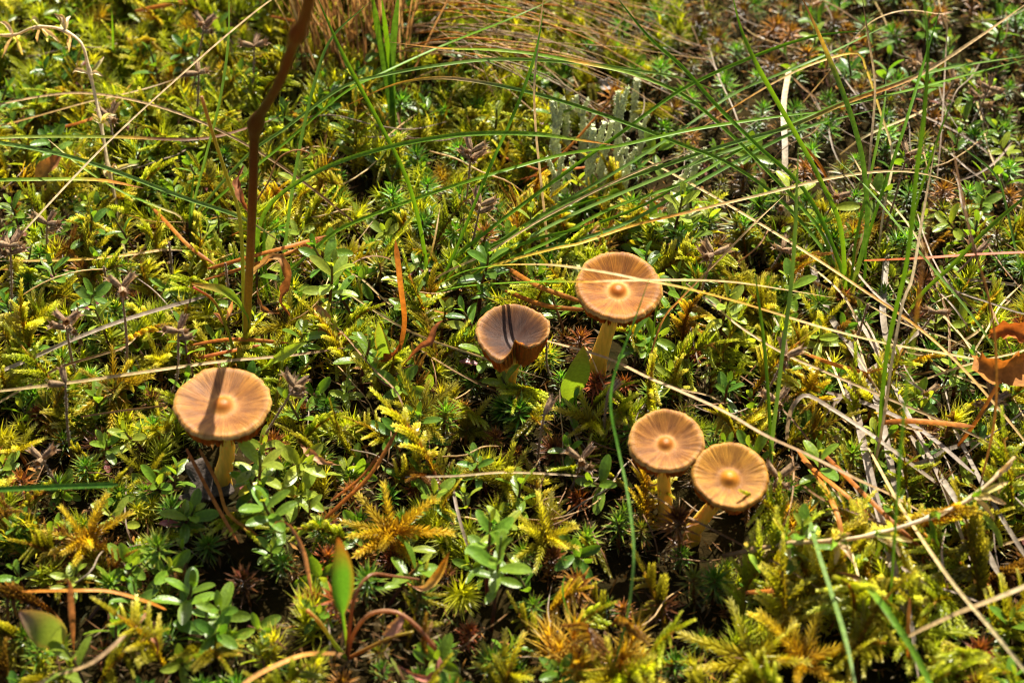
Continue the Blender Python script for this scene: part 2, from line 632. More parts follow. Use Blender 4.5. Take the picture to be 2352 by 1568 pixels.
def add_mushrooms():
    tan = [(0, (0.292, 0.101, 0.007)), (0.15, (0.258, 0.084, 0.006)), (0.24, (0.396, 0.181, 0.035)), (0.34, (0.315, 0.134, 0.025)), (0.55, (0.260, 0.104, 0.017)), (0.8, (0.322, 0.140, 0.022)), (0.95, (0.424, 0.207, 0.037)), (0.985, (0.629, 0.375, 0.108)), (1.0, (0.629, 0.375, 0.108))]
    gold = [(0, (0.329, 0.102, 0.006)), (0.15, (0.287, 0.083, 0.004)), (0.23, (0.492, 0.248, 0.050)), (0.32, (0.369, 0.150, 0.018)), (0.55, (0.294, 0.108, 0.009)), (0.8, (0.342, 0.134, 0.011)), (0.95, (0.396, 0.181, 0.025)), (0.985, (0.629, 0.375, 0.099)), (1.0, (0.629, 0.375, 0.099))]
    dark = [(0, (0.045, 0.016, 0.008)), (0.3, (0.050, 0.019, 0.009)), (0.6, (0.062, 0.024, 0.010)), (0.76, (0.112, 0.045, 0.012)), (0.9, (0.269, 0.118, 0.020)), (0.97, (0.403, 0.213, 0.056)), (1.0, (0.515, 0.314, 0.112))]
    honey = [(0, (0.464, 0.185, 0.010)), (0.15, (0.415, 0.155, 0.009)), (0.25, (0.287, 0.118, 0.012)), (0.33, (0.273, 0.115, 0.014)), (0.5, (0.348, 0.158, 0.018)), (0.8, (0.424, 0.203, 0.024)), (0.95, (0.437, 0.220, 0.031)), (1.0, (0.369, 0.181, 0.035))]
    spec = [
        # label, base px, cap centre px, lean of the cap in y (cm), diameter px, tilt, profile, cols, stem_r, notch
        ('tan mushroom standing alone in front of the tall brown sorrel stem', (510, 1098), (511, 922), 0.0, 226, R(0), R(2), prof_flat(0.18, 0, 0.24, 0.06, 0.20), tan, 0.205, None, 3),
        ('golden brown mushroom crossed by two straw blades, leaning on a yellow stem', (1372, 838), (1421, 655), -0.1, 200, R(9), R(2), prof_flat(0.18, 0, 0.38, 0.08, 0.19), gold, 0.215, None, 21),
        ('dark brown mushroom with a folded notch in its rim showing gills', (1163, 905), (1182, 765), 0.0, 180, R(2), R(0), prof_flat(0.0, 0, 0.42, 0.06, 0.25), dark, 0.20, (R(-88), R(15), 0.74, 0.20, R(62)), 35),
        ('smaller brown mushroom touching the rim of the pale honey mushroom', (1530, 1180), (1530, 1010), 0.0, 173, R(8), R(0), prof_flat(0.18, 0, 0.34, 0.09, 0.19), tan, 0.185, None, 47),
        ('pale honey coloured mushroom on a slanting stem touching a browner cap', (1592, 1218), (1677, 1092), -0.3, 180, R(11), R(3), prof_flat(0.21, 0.02, 0.30, 0.09, 0.21), honey, 0.19, None, 59),
    ]
    for lab, bp, cp, ly, dpx, tx, ty, pf, cols, sr, notch, seed in spec:
        base = P(*bp, 0.45)
        cc = at_y(cp[0], cp[1], base[1] + ly)
        depth = (cc - CAM) @ FWD
        rad = dpx / 2 / (FOCAL / 36 * 2352) * depth
        cc = cc - np.array(Euler((tx, ty, 0)).to_matrix()) @ np.array([0, 0, pf.rise * 0.75 * rad])
        ground = base.copy()
        ground[2] = gz(base[0], base[1]) - 0.2
        sq = 1.0
        root, lc, rot = mushroom(lab, 'mushroom', cc, ground, rad, tx, pf, cols, sr, seed, notch, gill_d=0.55 if notch else 0.5, tilt_x=ty, squash=sq)
        nrmv = rot @ np.array([0, 0, 1.0])
        b = base - ground
        top = lc - nrmv * 0.12
        neck = lc - nrmv * 0.7
        mid = b * 0.5 + neck * 0.5 + np.array([0.10 if seed == 3 else -0.02, 0, 0])
        mushroom_stem(root, [(0, 0, 0), b * 0.8, b * 1.0, mid, neck, top], sr * 1.25, sr * 0.92)


add_mushrooms()

# ------------------------------------------------------------------ moss and herb templates
def moss_branch(L=1.0, c0=(0.20, 0.19, 0.02), c1=(0.40, 0.38, 0.05), c2=(0.62, 0.60, 0.22), whorls=13, width=0.085, seed=0, droop=0.12, spread=0.55):
    """a twig clothed in overlapping pointed leaves, along +X, unit length"""
    r_ = np.random.default_rng(seed)
    mb = MB()
    for k in range(whorls):
        t = (k + 0.5) / whorls
        base = np.array([t * L * 0.93, 0, -droop * t * t * L])
        ll = 0.22 * (1.05 - 0.45 * t)
        for j in range(4):
            a = j * math.pi / 2 + k * 0.8 + r_.uniform(-0.25, 0.25)
            sp = spread * (1 - 0.45 * t) * r_.uniform(0.7, 1.25)
            out = np.array([0, math.cos(a), math.sin(a)])
            d = nrm(np.array([1, 0, -2 * droop * t]) + out * sp)
            side = nrm(np.cross(d, out))
            nn = np.cross(side, d)
            w_ = width * (1.1 - 0.5 * t) * r_.uniform(0.8, 1.2)
            b0 = base + out * 0.012
            v = [b0, b0 + d * ll * 0.45 + side * w_ * 0.5 - nn * 0.012, b0 + d * ll * 0.45 - side * w_ * 0.5 - nn * 0.012,
                 b0 + d * ll * 0.5 + nn * w_ * 0.22, b0 + d * ll + nn * 0.01]
            f = [(0, 1, 3), (0, 3, 2), (1, 4, 3), (3, 4, 2)]
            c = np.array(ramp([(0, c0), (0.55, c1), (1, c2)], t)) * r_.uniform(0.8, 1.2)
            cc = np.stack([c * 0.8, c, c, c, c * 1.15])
            mb.add(v, f, cc)
    return mb


MOSS_COLS = {
    'yellow': ((0.267, 0.215, 0.014), (0.445, 0.413, 0.024), (0.622, 0.570, 0.182)),
    'lime': ((0.213, 0.231, 0.012), (0.337, 0.380, 0.020), (0.515, 0.520, 0.123)),
    'gold': ((0.302, 0.157, 0.013), (0.418, 0.297, 0.020), (0.552, 0.446, 0.083)),
    'olive': ((0.152, 0.124, 0.010), (0.258, 0.231, 0.014), (0.409, 0.372, 0.058)),
    'brown': ((0.115, 0.053, 0.012), (0.196, 0.099, 0.019), (0.285, 0.165, 0.042)),
}
BRANCH, BRANCH_MB = {}, {}
for ck, cv in MOSS_COLS.items():
    for s in range(3):
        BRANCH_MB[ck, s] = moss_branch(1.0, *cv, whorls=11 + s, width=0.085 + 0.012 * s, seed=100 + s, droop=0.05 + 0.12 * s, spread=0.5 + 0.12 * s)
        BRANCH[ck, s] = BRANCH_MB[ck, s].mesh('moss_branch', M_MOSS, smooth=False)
# wispy flat plumes as on the big rosettes
PLUME_MB, PLUME = {}, {}
for ck, cv in MOSS_COLS.items():
    PLUME_MB[ck] = moss_branch(1.0, cv[0], cv[1], cv[2], whorls=20, width=0.05, seed=140, droop=0.1, spread=0.75)
    PLUME[ck] = PLUME_MB[ck].mesh('moss_plume', M_MOSS, smooth=False)


def cat_mb(parts):
    """join (MB, 4x4) pairs into vertex / face / colour arrays"""
    V, F, C, n = [], [], [], 0
    for mb, m in parts:
        v = np.concatenate(mb.v)
        V.append(v @ m[:3, :3].T + m[:3, 3])
        C.append(np.concatenate(mb.c))
        F.extend([tuple(i + n for i in q) for q in mb.f])
        n += len(v)
    return np.concatenate(V), F, np.concatenate(C)


class Template:
    """a plant: parts = (name, mesh data, MB, 4x4)"""
    def __init__(self):
        self.parts = []
        self.flat = None

    def part(self, name, mb, m=np.eye(4), data=None, mat=None, smooth=True):
        self.parts.append((name, data or mb.mesh(name, mat, smooth), mb, m))

    def joined(self):
        if self.flat is None:
            V, F, C = cat_mb([(p[2], p[3]) for p in self.parts])
            tri = []
            for q in F:
                for i in range(1, len(q) - 1):
                    tri.append((q[0], q[i], q[i + 1]))
            self.flat = (V, np.array(tri), C)
        return self.flat

    def thing(self, name, m, label, cat, group, keep=None):
        r_ = link(name, None, None, None, m)
        tag(r_, label, cat, group)
        for nm, data, mb, pm in self.parts:
            link(nm, data, r_, None, pm)
        return r_


def feather_template(ck, seed, rosette=False):
    r_ = np.random.default_rng(seed)
    T = Template()
    if not rosette:
        L = r_.uniform(2.0, 3.0)
        lean = r_.uniform(0.25, 0.75)
        pts = [(0, 0, 0)]
        d = nrm((lean * 0.6, r_.uniform(-.2, .2), 1))
        p = np.zeros(3)
        for k in range(5):
            p = p + d * L / 5
            d = nrm(d + np.array([0.28 * lean, r_.uniform(-.1, .1), -0.16 * lean]))
            pts.append(p)
        path = spline(pts, 16)
        tan = np.gradient(path, axis=0)
        side0 = nrm(np.cross(tan[8], (0, 0, 1)) + np.array([0, 0.0, r_.uniform(-.3, .3)]))
        n = 7
        rust = np.array([0.34, 0.13, 0.025])
        mb = MB()
        V, F = tube(path, np.linspace(0.045, 0.025, 16), 5)
        mb.add(V, F, np.repeat(ramp([(0, (0.13, 0.06, 0.02)), (0.5, rust), (1, (0.45, 0.30, 0.05))], np.linspace(0, 1, 16)), 5, axis=0))
        bm = BRANCH_MB[ck, 0]
        for k in range(5):              # the stem itself is leafy
            i = 2 + 2 * k
            x, y, z = frame_x(tan[i], (0.3, 0.2, 1))
            m = mat4(x, y, z, path[i], 0.8)
            v = np.concatenate(bm.v)[:20 * 5]
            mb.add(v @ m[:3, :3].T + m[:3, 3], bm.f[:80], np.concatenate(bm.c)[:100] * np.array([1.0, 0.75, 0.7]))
        T.part('stem', mb, mat=M_MOSS, smooth=False)
        for k in range(n):
            t = 0.34 + 0.6 * k / n
            i = int(t * 15)
            env = math.sin(min(1, (1.12 - t) / 0.62) * math.pi / 2)
            for sgn in (-1, 1):
                if r_.random() < 0.12:
                    continue
                sd = side0 * sgn
                dd = nrm(nrm(tan[i]) * r_.uniform(0.45, 0.8) + sd + np.array([0, 0, r_.uniform(-0.1, 0.3)]))
                x, y, z = frame_x(dd, (0.1, -0.1, 1))
                s = env * r_.uniform(0.7, 1.1) * 0.95
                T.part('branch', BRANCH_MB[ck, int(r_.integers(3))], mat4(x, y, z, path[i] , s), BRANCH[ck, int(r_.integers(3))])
        x, y, z = frame_x(tan[-1], (0, 0.2, 1))
        T.part('branch', BRANCH_MB[ck, 0], mat4(x, y, z, path[-3], 0.75), BRANCH[ck, 0])
    else:
        mb = MB()
        H = 1.0
        V, F = tube([(0, 0, 0), (0.02, 0, 0.5), (0, 0.02, H)], [0.07, 0.06, 0.05], 5)
        mb.add(V, F, (0.30, 0.14, 0.03))
        T.part('stem', mb, mat=M_MOSS)
        n = int(r_.integers(9, 14))
        for k in range(n):
            a = 2 * math.pi * k / n + r_.uniform(-.25, .25)
            el = r_.uniform(0.0, 1.0)
            d = np.array([math.cos(a) * math.cos(el), math.sin(a) * math.cos(el), math.sin(el)])
            x, y, z = frame_x(d, (0, 0, 1))
            T.part('branch', PLUME_MB[ck], mat4(x, y, z, (0, 0, H * r_.uniform(0.75, 1)), r_.uniform(0.9, 1.45)), PLUME[ck])
    return T


def star_leaves(mb, n, ll, w0, c0, c1, ctip, H, seed, el0=1.45, el1=0.05, curl=0.15):
    r_ = np.random.default_rng(seed)
    for k in range(n):
        t = k / (n - 1)
        a = k * 2.39996 + r_.uniform(-.15, .15)
        el = el0 + (el1 - el0) * t ** 0.75 + r_.uniform(-.12, .12)
        rad = np.array([math.cos(a), math.sin(a), 0])
        l = ll * (0.55 + 0.45 * min(1, t * 2.2)) * r_.uniform(0.85, 1.1)
        b0 = np.array([0, 0, H - 0.42 * t ** 1.3]) + rad * 0.03
        d0 = rad * math.cos(el) + np.array([0, 0, math.sin(el)])
        d1 = rad * math.cos(el - curl * 2) + np.array([0, 0, math.sin(el - curl * 2)])
        s = np.array([-rad[1], rad[0], 0]) * w0 * 0.5
        upn = np.cross(d0, nrm(s)) * w0 * 0.25
        m1 = b0 + d0 * l * 0.5
        tip = m1 + d1 * l * 0.5
        v = [b0 + s * 0.7, b0 - s * 0.7, m1 + s, m1 - s, m1 - upn, tip]
        f = [(0, 1, 4), (0, 4, 2), (1, 3, 4), (2, 4, 5), (4, 3, 5)]
        cc = np.array([c0, c0, c1, c1, c1, ctip]) * r_.uniform(0.75, 1.25)
        mb.add(v, f, cc)


def star_template(kind, seed):
    r_ = np.random.default_rng(seed)
    T = Template()
    H = r_.uniform(1.2, 1.8)
    sc_ = r_.uniform(0.9, 1.15)
    cols = {'green': ((0.06, 0.10, 0.01), (0.075, 0.165, 0.012), (0.26, 0.24, 0.03)),
            'bright': ((0.08, 0.13, 0.01), (0.12, 0.25, 0.016), (0.34, 0.34, 0.05)),
            'rust': ((0.10, 0.035, 0.008), (0.26, 0.085, 0.014), (0.42, 0.18, 0.04)),
            'dark': ((0.04, 0.018, 0.005), (0.10, 0.045, 0.010), (0.24, 0.11, 0.025)),
            'mixed': ((0.12, 0.06, 0.01), (0.11, 0.13, 0.014), (0.40, 0.20, 0.03))}[kind]
    mb = MB()
    V, F = tube([(0, 0, -0.2), (0.03, 0.02, H * 0.5), (0, 0, H - 0.05)], [0.05, 0.045, 0.03], 5)
    mb.add(V, F, (0.14, 0.055, 0.015))
    T.part('stem', mb, mat=M_HAIR)
    lb = MB()
    star_leaves(lb, int(r_.integers(34, 46)), 0.56 * sc_, 0.062 * sc_, *cols, H, seed)
    if kind in ('rust', 'dark', 'mixed'):        # old leaves further down the stem
        star_leaves(lb, 16, 0.42, 0.06, cols[0], np.array(cols[1]) * 0.6, cols[1], H * 0.62, seed + 7, 0.9, -0.2)
    else:
        star_leaves(lb, 18, 0.45, 0.06, (0.06, 0.05, 0.01), (0.05, 0.08, 0.012), (0.2, 0.1, 0.02), H * 0.66, seed + 7, 1.0, 0.0)
    T.part('leaves', lb, mat=M_HAIR, smooth=False)
    if kind == 'dark' or (kind == 'rust' and seed % 2 == 0):
        cb = MB()
        for k in range(7):
            a = 2 * math.pi * k / 7
            rd = np.array([math.cos(a), math.sin(a), 0]); tg = np.array([-rd[1], rd[0], 0])
            z0 = np.array([0, 0, H])
            cb.add([z0 + rd * 0.03 - tg * 0.03, z0 + rd * 0.03 + tg * 0.03, z0 + rd * 0.15 - tg * 0.075 + (0, 0, 0.1), z0 + rd * 0.15 + tg * 0.075 + (0, 0, 0.1), z0 + rd * 0.2 + (0, 0, 0.17)],
                   [(0, 1, 3, 2), (2, 3, 4)], (0.13, 0.045, 0.014))
        T.part('cup', cb, mat=M_HAIR, smooth=False)
    return T


def hair_template(ck, seed):
    """tuft of fine swept leaves"""
    r_ = np.random.default_rng(seed)
    T = Template()
    cols = {'lime': ((0.234, 0.253, 0.010), (0.381, 0.408, 0.014), (0.520, 0.530, 0.083)),
            'yellow': ((0.312, 0.269, 0.010), (0.477, 0.440, 0.017), (0.606, 0.554, 0.099)),
            'gold': ((0.329, 0.155, 0.012), (0.450, 0.294, 0.021), (0.537, 0.408, 0.083)),
            'green': ((0.130, 0.163, 0.008), (0.226, 0.277, 0.013), (0.364, 0.391, 0.050))}[ck]
    mb = MB()
    sweep = nrm((r_.uniform(-1, 1), r_.uniform(-1, 1), 0.0)) * r_.uniform(0.05, 0.35)
    nsh = int(r_.integers(2, 5))
    for sh in range(nsh):
        off = np.array([r_.uniform(-.3, .3), r_.uniform(-.3, .3), 0])
        H = r_.uniform(0.7, 1.15)
        ax = nrm(np.array([off[0] * 0.6, off[1] * 0.6, 1]) + sweep)
        n = 44
        for k in range(n):
            t = k / (n - 1)
            a = k * 2.39996
            el = 1.35 - 1.05 * (1 - t) + r_.uniform(-.15, .15)
            rd = np.array([math.cos(a), math.sin(a), 0])
            b0 = off + ax * (H * (0.25 + 0.75 * t))
            d0 = nrm(rd * math.cos(el) + ax * math.sin(el))
            d1 = nrm(d0 + sweep * 1.5 + rd * 0.35 - np.array([0, 0, 0.15]))
            l = r_.uniform(0.5, 0.85)
            s = nrm(np.cross(d0, rd + (0.01, 0, 0.3))) * 0.026
            m1 = b0 + d0 * l * 0.5
            tip = m1 + d1 * l * 0.5
            c = r_.uniform(0.75, 1.25)
            mb.add([b0 - s, b0 + s, m1 - s * 0.75, m1 + s * 0.75, tip], [(0, 1, 3, 2), (2, 3, 4)],
                   np.array([cols[0], cols[0], cols[1], cols[1], cols[2]]) * c)
    T.part('leaves', mb, mat=M_MOSS, smooth=False)
    return T


def thyme_leaf(seed, ck):
    r_ = np.random.default_rng(seed)
    c = {'green': (0.115, 0.20, 0.015), 'deep': (0.075, 0.16, 0.015), 'pale': (0.22, 0.28, 0.028), 'yellow': (0.42, 0.36, 0.03), 'purple': (0.20, 0.06, 0.06)}[ck]
    n = 10
    t = np.sin(np.linspace(0, 1, n) * np.pi / 2)
    bend = r_.uniform(-0.25, 0.12)
    pts = np.stack([t, 0 * t, 0.06 * np.sin(t * 3) + bend * t * t * 0.6], -1)
    wd = 0.38 * np.sin(np.pi * np.clip(t, 0.03, 0.996) ** 1.3) ** 0.5
    wd[0] = 0.07; wd[1] = max(wd[1], 0.10)
    V, F, U = leaf(pts, wd, 2, (0, 0, 1), cup=0.13)
    C = np.tile(np.array(c), (len(V), 1))
    rim = np.abs(U[:, 1]) > 0.9
    C[rim] = C[rim] * 1.2 + np.array([0.03, 0.03, 0.006])
    mid = np.abs(U[:, 1]) < 0.1
    C[mid] = C[mid] * 1.12 + np.array([0.015, 0.02, 0.004])
    return MB().add(V, F, C)


THYME_MB = {(ck, s): thyme_leaf(300 + s, ck) for ck in ('green', 'deep', 'pale', 'yellow', 'purple') for s in range(3)}
THYME = {k: v.mesh('leaf', M_HERB) for k, v in THYME_MB.items()}


def thyme_template(seed, ck='green', pairs=None, tall=None):
    r_ = np.random.default_rng(seed)
    T = Template()
    H = tall or r_.uniform(1.3, 2.4)
    n = pairs or int(r_.integers(3, 6))
    lean = np.array([r_.uniform(-.35, .35), r_.uniform(-.35, .35), 0])
    path = spline([(0, 0, -0.1), lean * 0.3 + (0, 0, H * 0.4), lean * 1.0 + (0, 0, H * 0.75), lean * 1.2 + (0, 0, H)], 10)
    V, F = tube(path, np.linspace(0.055, 0.03, 10), 6)
    mb = MB().add(V, F, np.repeat(ramp([(0, (0.10, 0.035, 0.03)), (0.7, (0.13, 0.06, 0.04)), (1, (0.12, 0.16, 0.03))], np.linspace(0, 1, 10)), 6, axis=0))
    T.part('stem', mb, mat=M_HERB)
    a0 = r_.uniform(0, 6)
    ax = nrm(path[-1] - path[-4])
    for k in range(n):
        t = 1 - 0.62 * k / n - 0.02
        i = int(t * 9)
        p = path[i]
        size = [0.42, 0.66, 0.74, 0.68, 0.55, 0.5][min(k, 5)] * r_.uniform(0.9, 1.15)
        el = [1.05, 0.62, 0.3, 0.12, 0.05, 0.0][min(k, 5)] + r_.uniform(-.15, .15)
        for s in (0, 1):
            a = a0 + k * math.pi / 2 + s * math.pi + r_.uniform(-.2, .2)
            rd = np.array([math.cos(a), math.sin(a), 0])
            d = nrm(rd * math.cos(el) + ax * math.sin(el))
            x, y, z = frame_x(d, ax + np.array([0.01, 0, 0]))
            roll = r_.uniform(-.35, .35)
            y, z = y * math.cos(roll) + z * math.sin(roll), z * math.cos(roll) - y * math.sin(roll)
            c = ck
            q = r_.random()
            if k >= n - 1 and q < 0.16:
                c = 'yellow'
            elif k >= n - 1 and q < 0.24:
                c = 'purple'
            elif k == 0 and ck == 'green' and q < 0.4:
                c = 'pale'
            v = int(r_.integers(3))
            T.part('leaf', THYME_MB[c, v], mat4(x, y, z, p, size * 1.05), THYME[c, v])
    return T


FEATHER = {ck: [feather_template(ck, 500 + 13 * k + hash_) for k in range(4)] for hash_, ck in enumerate(MOSS_COLS)}
ROSETTE = {ck: [feather_template(ck, 700 + 17 * k, True) for k in range(2)] for ck in MOSS_COLS}
STAR = {k: [star_template(k, 800 + 10 * i + j) for i in range(3)] for j, k in enumerate(('green', 'bright', 'rust', 'dark', 'mixed'))}
HAIR = {k: [hair_template(k, 900 + 10 * i + j) for i in range(4)] for j, k in enumerate(('lime', 'yellow', 'gold', 'green'))}
HERB = {k: [thyme_template(1000 + 10 * i + j, k) for i in range(5)] for j, k in enumerate(('green', 'deep', 'pale'))}


# ------------------------------------------------------------------ where things grow (photo coordinates, 2352 px wide)
def field(blobs, base):
    def f(x, y):
        d = base
        for cx, cy, rx, ry, w_ in blobs:
            d += w_ * math.exp(-(((x - cx) / rx) ** 2 + ((y - cy) / ry) ** 2))
        return max(0.0, min(1.0, d))
    return f


D_FEATHER = field([(150, 850, 320, 350, .7), (600, 430, 420, 260, .8), (1150, 430, 250, 180, .6), (1900, 1450, 330, 220, 1.0), (2250, 1400, 250, 250, .8),
                   (950, 1080, 250, 180, .5), (1700, 830, 150, 150, .5), (1880, 900, 200, 150, .5), (250, 250, 400, 300, .3), (150, 1330, 300, 250, .5), (1250, 1250, 200, 150, .4),
                   (1500, 950, 200, 150, .15), (1950, 220, 350, 260, -.5), (1150, 1350, 450, 180, -.15), (450, 1250, 200, 200, -.15), (350, 700, 300, 300, .15), (1350, 1480, 200, 120, .4), (700, 1350, 400, 150, -.12), (600, 950, 250, 150, -.1), (250, 450, 250, 150, -.15)], 0.11)
D_STAR = field([(1250, 950, 250, 200, .8), (700, 600, 250, 150, .4), (1750, 500, 350, 250, .9), (1950, 150, 400, 250, .8), (450, 1250, 250, 250, .7), (1300, 1350, 500, 250, .8),
                (2100, 800, 250, 200, .6), (250, 950, 200, 150, .2), (1250, 350, 250, 200, .3), (600, 1450, 300, 150, .6), (2150, 450, 200, 150, .4), (250, 250, 450, 350, -.3), (1900, 1480, 250, 150, -.5)], 0.22)
D_HAIR = field([(300, 130, 450, 200, 1.0), (1150, 380, 250, 200, .8), (700, 420, 250, 200, .5), (1200, 120, 350, 120, .6), (200, 950, 350, 180, .8), (550, 560, 250, 150, .4), (1060, 450, 130, 150, .6),
                (1950, 630, 120, 100, .4), (1900, 1420, 200, 150, .2), (1950, 250, 350, 250, -.4)], 0.06)
D_THYME = field([(450, 700, 300, 250, .6), (250, 450, 350, 250, .7), (350, 200, 350, 200, .6), (720, 750, 200, 180, .9), (820, 870, 200, 120, .6), (250, 1150, 280, 200, .8), (620, 1150, 180, 180, .8),
                 (1540, 560, 150, 100, .8), (1600, 720, 180, 130, .8), (1350, 700, 150, 120, .3), (2250, 330, 200, 250, .9), (1150, 1350, 130, 170, .5), (1900, 1230, 250, 150, .9), (2200, 1200, 200, 150, .7),
                 (950, 1400, 300, 150, .4), (500, 1400, 250, 130, .5), (2300, 900, 120, 200, .4), (2050, 180, 200, 120, .5), (860, 1020, 150, 100, .4), (1450, 1320, 300, 200, -.12), (1720, 200, 280, 250, -.12), (1850, 1480, 250, 120, -.4)], 0.06)

MUSH_BASE = [(510, 1085), (1380, 815), (1166, 890), (1530, 1160), (1605, 1200)]
KEEP_CLEAR = [(1285, 440, 45, 90), (1310, 280, 45, 60), (1390, 400, 70, 90), (1425, 330, 60, 80), (1465, 300, 40, 60), (1560, 460, 50, 70), (470, 1140, 75, 85), (510, 1090, 60, 100), (1385, 830, 45, 95), (1168, 890, 45, 80), (1528, 1160, 42, 95), (1610, 1220, 50, 80), (1690, 1232, 80, 62), (1610, 1180, 60, 40)]


BARE = [(450, 1250, 170, 130), (700, 1440, 240, 120), (1250, 1350, 360, 150), (1500, 1260, 190, 110), (300, 1440, 190, 100), (760, 560, 190, 80), (1900, 330, 260, 190),
        (1230, 1060, 260, 80), (1450, 150, 120, 60), (1600, 420, 140, 80), (1750, 1250, 120, 90), (850, 980, 150, 70), (1000, 1480, 200, 80)]


def bare(px, py):
    return 0.78 * min(1.0, sum(math.exp(-((px - a) / c) ** 2 - ((py - b) / d) ** 2) for a, b, c, d in BARE))


def scatter(dens, n_try, spacing, lo=-330, hi_y=1850, seed=0):
    r_ = np.random.default_rng(seed)
    pts, grid = [], {}
    cell = spacing
    for _ in range(n_try):
        px, py = r_.uniform(-280, 2632), r_.uniform(lo, hi_y)
        # even spread on the ground rather than in the picture
        k = (1 / max(0.2, -ray(px, py)[2])) ** 3
        if r_.random() > k / 8.0:
            continue
        if r_.random() > dens(min(max(px, 0), 2352), min(max(py, 0), 1568)):
            continue
        if r_.random() < bare(px, py):
            continue
        if any(((px - a) / c) ** 2 + ((py - b) / d) ** 2 < 1 for a, b, c, d in KEEP_CLEAR):
            continue
        p = P(px, py, 0)
        i, j = int(p[0] // cell), int(p[1] // cell)
        ok = True
        for di in (-1, 0, 1):
            for dj in (-1, 0, 1):
                for q in grid.get((i + di, j + dj), ()):
                    if (q[0] - p[0]) ** 2 + (q[1] - p[1]) ** 2 < spacing ** 2:
                        ok = False
        if ok:
            grid.setdefault((i, j), []).append(p)
            pts.append((p, px, py))
    return pts


class Stuff:
    def __init__(self):
        self.V, self.F, self.C, self.n = [], [], [], 0

    def add(self, T, m, shade):
        V, F, C = T.joined()
        self.V.append(V @ m[:3, :3].T + m[:3, 3])
        self.F.append(F + self.n)
        self.C.append(C * shade)
        self.n += len(V)

    def build(self, name, mat, label, cat):
        V = np.concatenate(self.V) * S
        F = np.concatenate(self.F).astype(np.int32)
        C = np.concatenate(self.C)
        m = bpy.data.meshes.new(name)
        m.vertices.add(len(V)); m.vertices.foreach_set('co', V.astype(np.float32).ravel())
        m.loops.add(F.size); m.loops.foreach_set('vertex_index', F.ravel())
        m.polygons.add(len(F)); m.polygons.foreach_set('loop_start', np.arange(0, F.size, 3, dtype=np.int32))
        m.update(calc_edges=True)
        a = m.attributes.new('tint', 'FLOAT_COLOR', 'POINT')
        a.data.foreach_set('color', np.hstack([C, np.ones((len(C), 1))]).astype(np.float32).ravel())
        m.materials.append(mat)
        o = link(name, m)
        o['kind'] = 'stuff'
        o['label'] = label
        o['category'] = cat
        return o


def place(p, z0, scale, tilt=0.25, face=None, r_=rng):
    a = r_.uniform(0, 2 * math.pi) if face is None else face
    m = np.eye(4)
    m[:3, 3] = (p[0], p[1], z0)
    t = tilt_mat(r_.normal(0, tilt), r_.normal(0, tilt))
    s = np.diag([scale, scale, scale, 1.0])
    return m @ t @ rotz(a) @ s


def size_word(m, lo, hi):
    k = float(np.linalg.norm(m[:3, 0]))
    return 'small ' if k < lo else 'large ' if k > hi else ''


def in_view(px, py, mx=60):
    return -mx < px < 2352 + mx and -mx < py < 1568 + mx


def pick(weights):
    ks = list(weights)
    w_ = np.array([weights[k] for k in ks], float)
    return ks[int(rng.choice(len(ks), p=w_ / w_.sum()))]


def grow(pts, n_things, fn_thing, fn_stuff):
    """the places that show largest become things, the rest stuff"""
    order = sorted(range(len(pts)), key=lambda i: -(in_view(pts[i][1], pts[i][2], 20) * 10000 + pts[i][2]))
    inview = [i for i in order if in_view(pts[i][1], pts[i][2], 20)]
    step = max(1.0, len(inview) / n_things)
    chosen = set(inview[:n_things])
    for i in range(len(pts)):
        (fn_thing if i in chosen else fn_stuff)(pts[i])


N_THING = 290

LANDMARKS = [(510, 1085, 'the tan mushroom'), (1385, 800, 'the golden brown mushroom'), (1170, 890, 'the notched dark mushroom'), (1530, 1150, 'the browner twin mushroom'), (1650, 1210, 'the honey mushroom'),
             (565, 870, 'the sorrel stem foot'), (797, 1500, 'the front sorrel rosette'), (975, 700, 'the sweeping grass tuft foot'), (1948, 715, 'the stout green tuft foot'), (905, 310, 'the upright grass tuft'),
             (628, 690, 'the sorrel side grass tuft'), (445, 590, 'the brown grass sheath'), (1773, 1030, 'the V shaped blades'), (1370, 440, 'the lichen stalk clump'), (470, 1170, 'the grey bark scrap'),
             (1400, 190, 'the pale wood chip'), (2290, 850, 'the curled dead leaf'), (905, 1205, 'the golden moss star'), (1130, 1420, 'the tall upright thyme'), (1000, 1330, 'the yellow withered leaf'),
             (100, 1450, 'the lobed olive leaf'), (1330, 900, 'the red specked olive leaf'), (880, 850, 'the arrow shaped leaf'), (918, 780, 'the stout dark needle'), (755, 760, 'the twisted tan leaf'),
             (260, 420, 'the pale dried sprig'), (190, 130, 'the dried sprig tip'), (2040, 1240, 'the whitish dried sprig'), (2000, 980, 'the grey flattened straw'), (2200, 1420, 'the thick tan straw end'),
             (2060, 1440, 'the thick green blade foot'), (1810, 430, 'the broad pale stem'), (20, 760, 'the large crossed seedhead'), (180, 865, 'the broad brown seedhead'), (1080, 570, 'the splayed seedheads'),
             (280, 1357, 'the smooth orange stalk'), (230, 1500, 'the front tan straw'), (640, 1530, 'the pale orange stalk'), (1780, 1355, 'the lone orange needle'), (820, 60, 'the dry tussock'),
             (1250, 130, 'the bent tussock straws'), (1900, 560, 'the rusty cupped seedhead'), (2150, 580, 'the reddish orange stalk'), (1330, 1450, 'the fine curled blade'), (140, 1117, 'the blunt green blade'),
             (720, 560, 'the rusty needle pair'), (430, 300, 'the diagonal pale straw'), (2180, 250, 'the hairpin straw'), (1430, 1420, 'the bowing thin blade'), (1920, 1430, 'the pale bowing blade')]
LM_POS = np.array([P(a, b, 0)[:2] for a, b, c in LANDMARKS])


def near(p):
    return LANDMARKS[int(np.argmin(((LM_POS - np.asarray(p)[:2]) ** 2).sum(1)))][2]



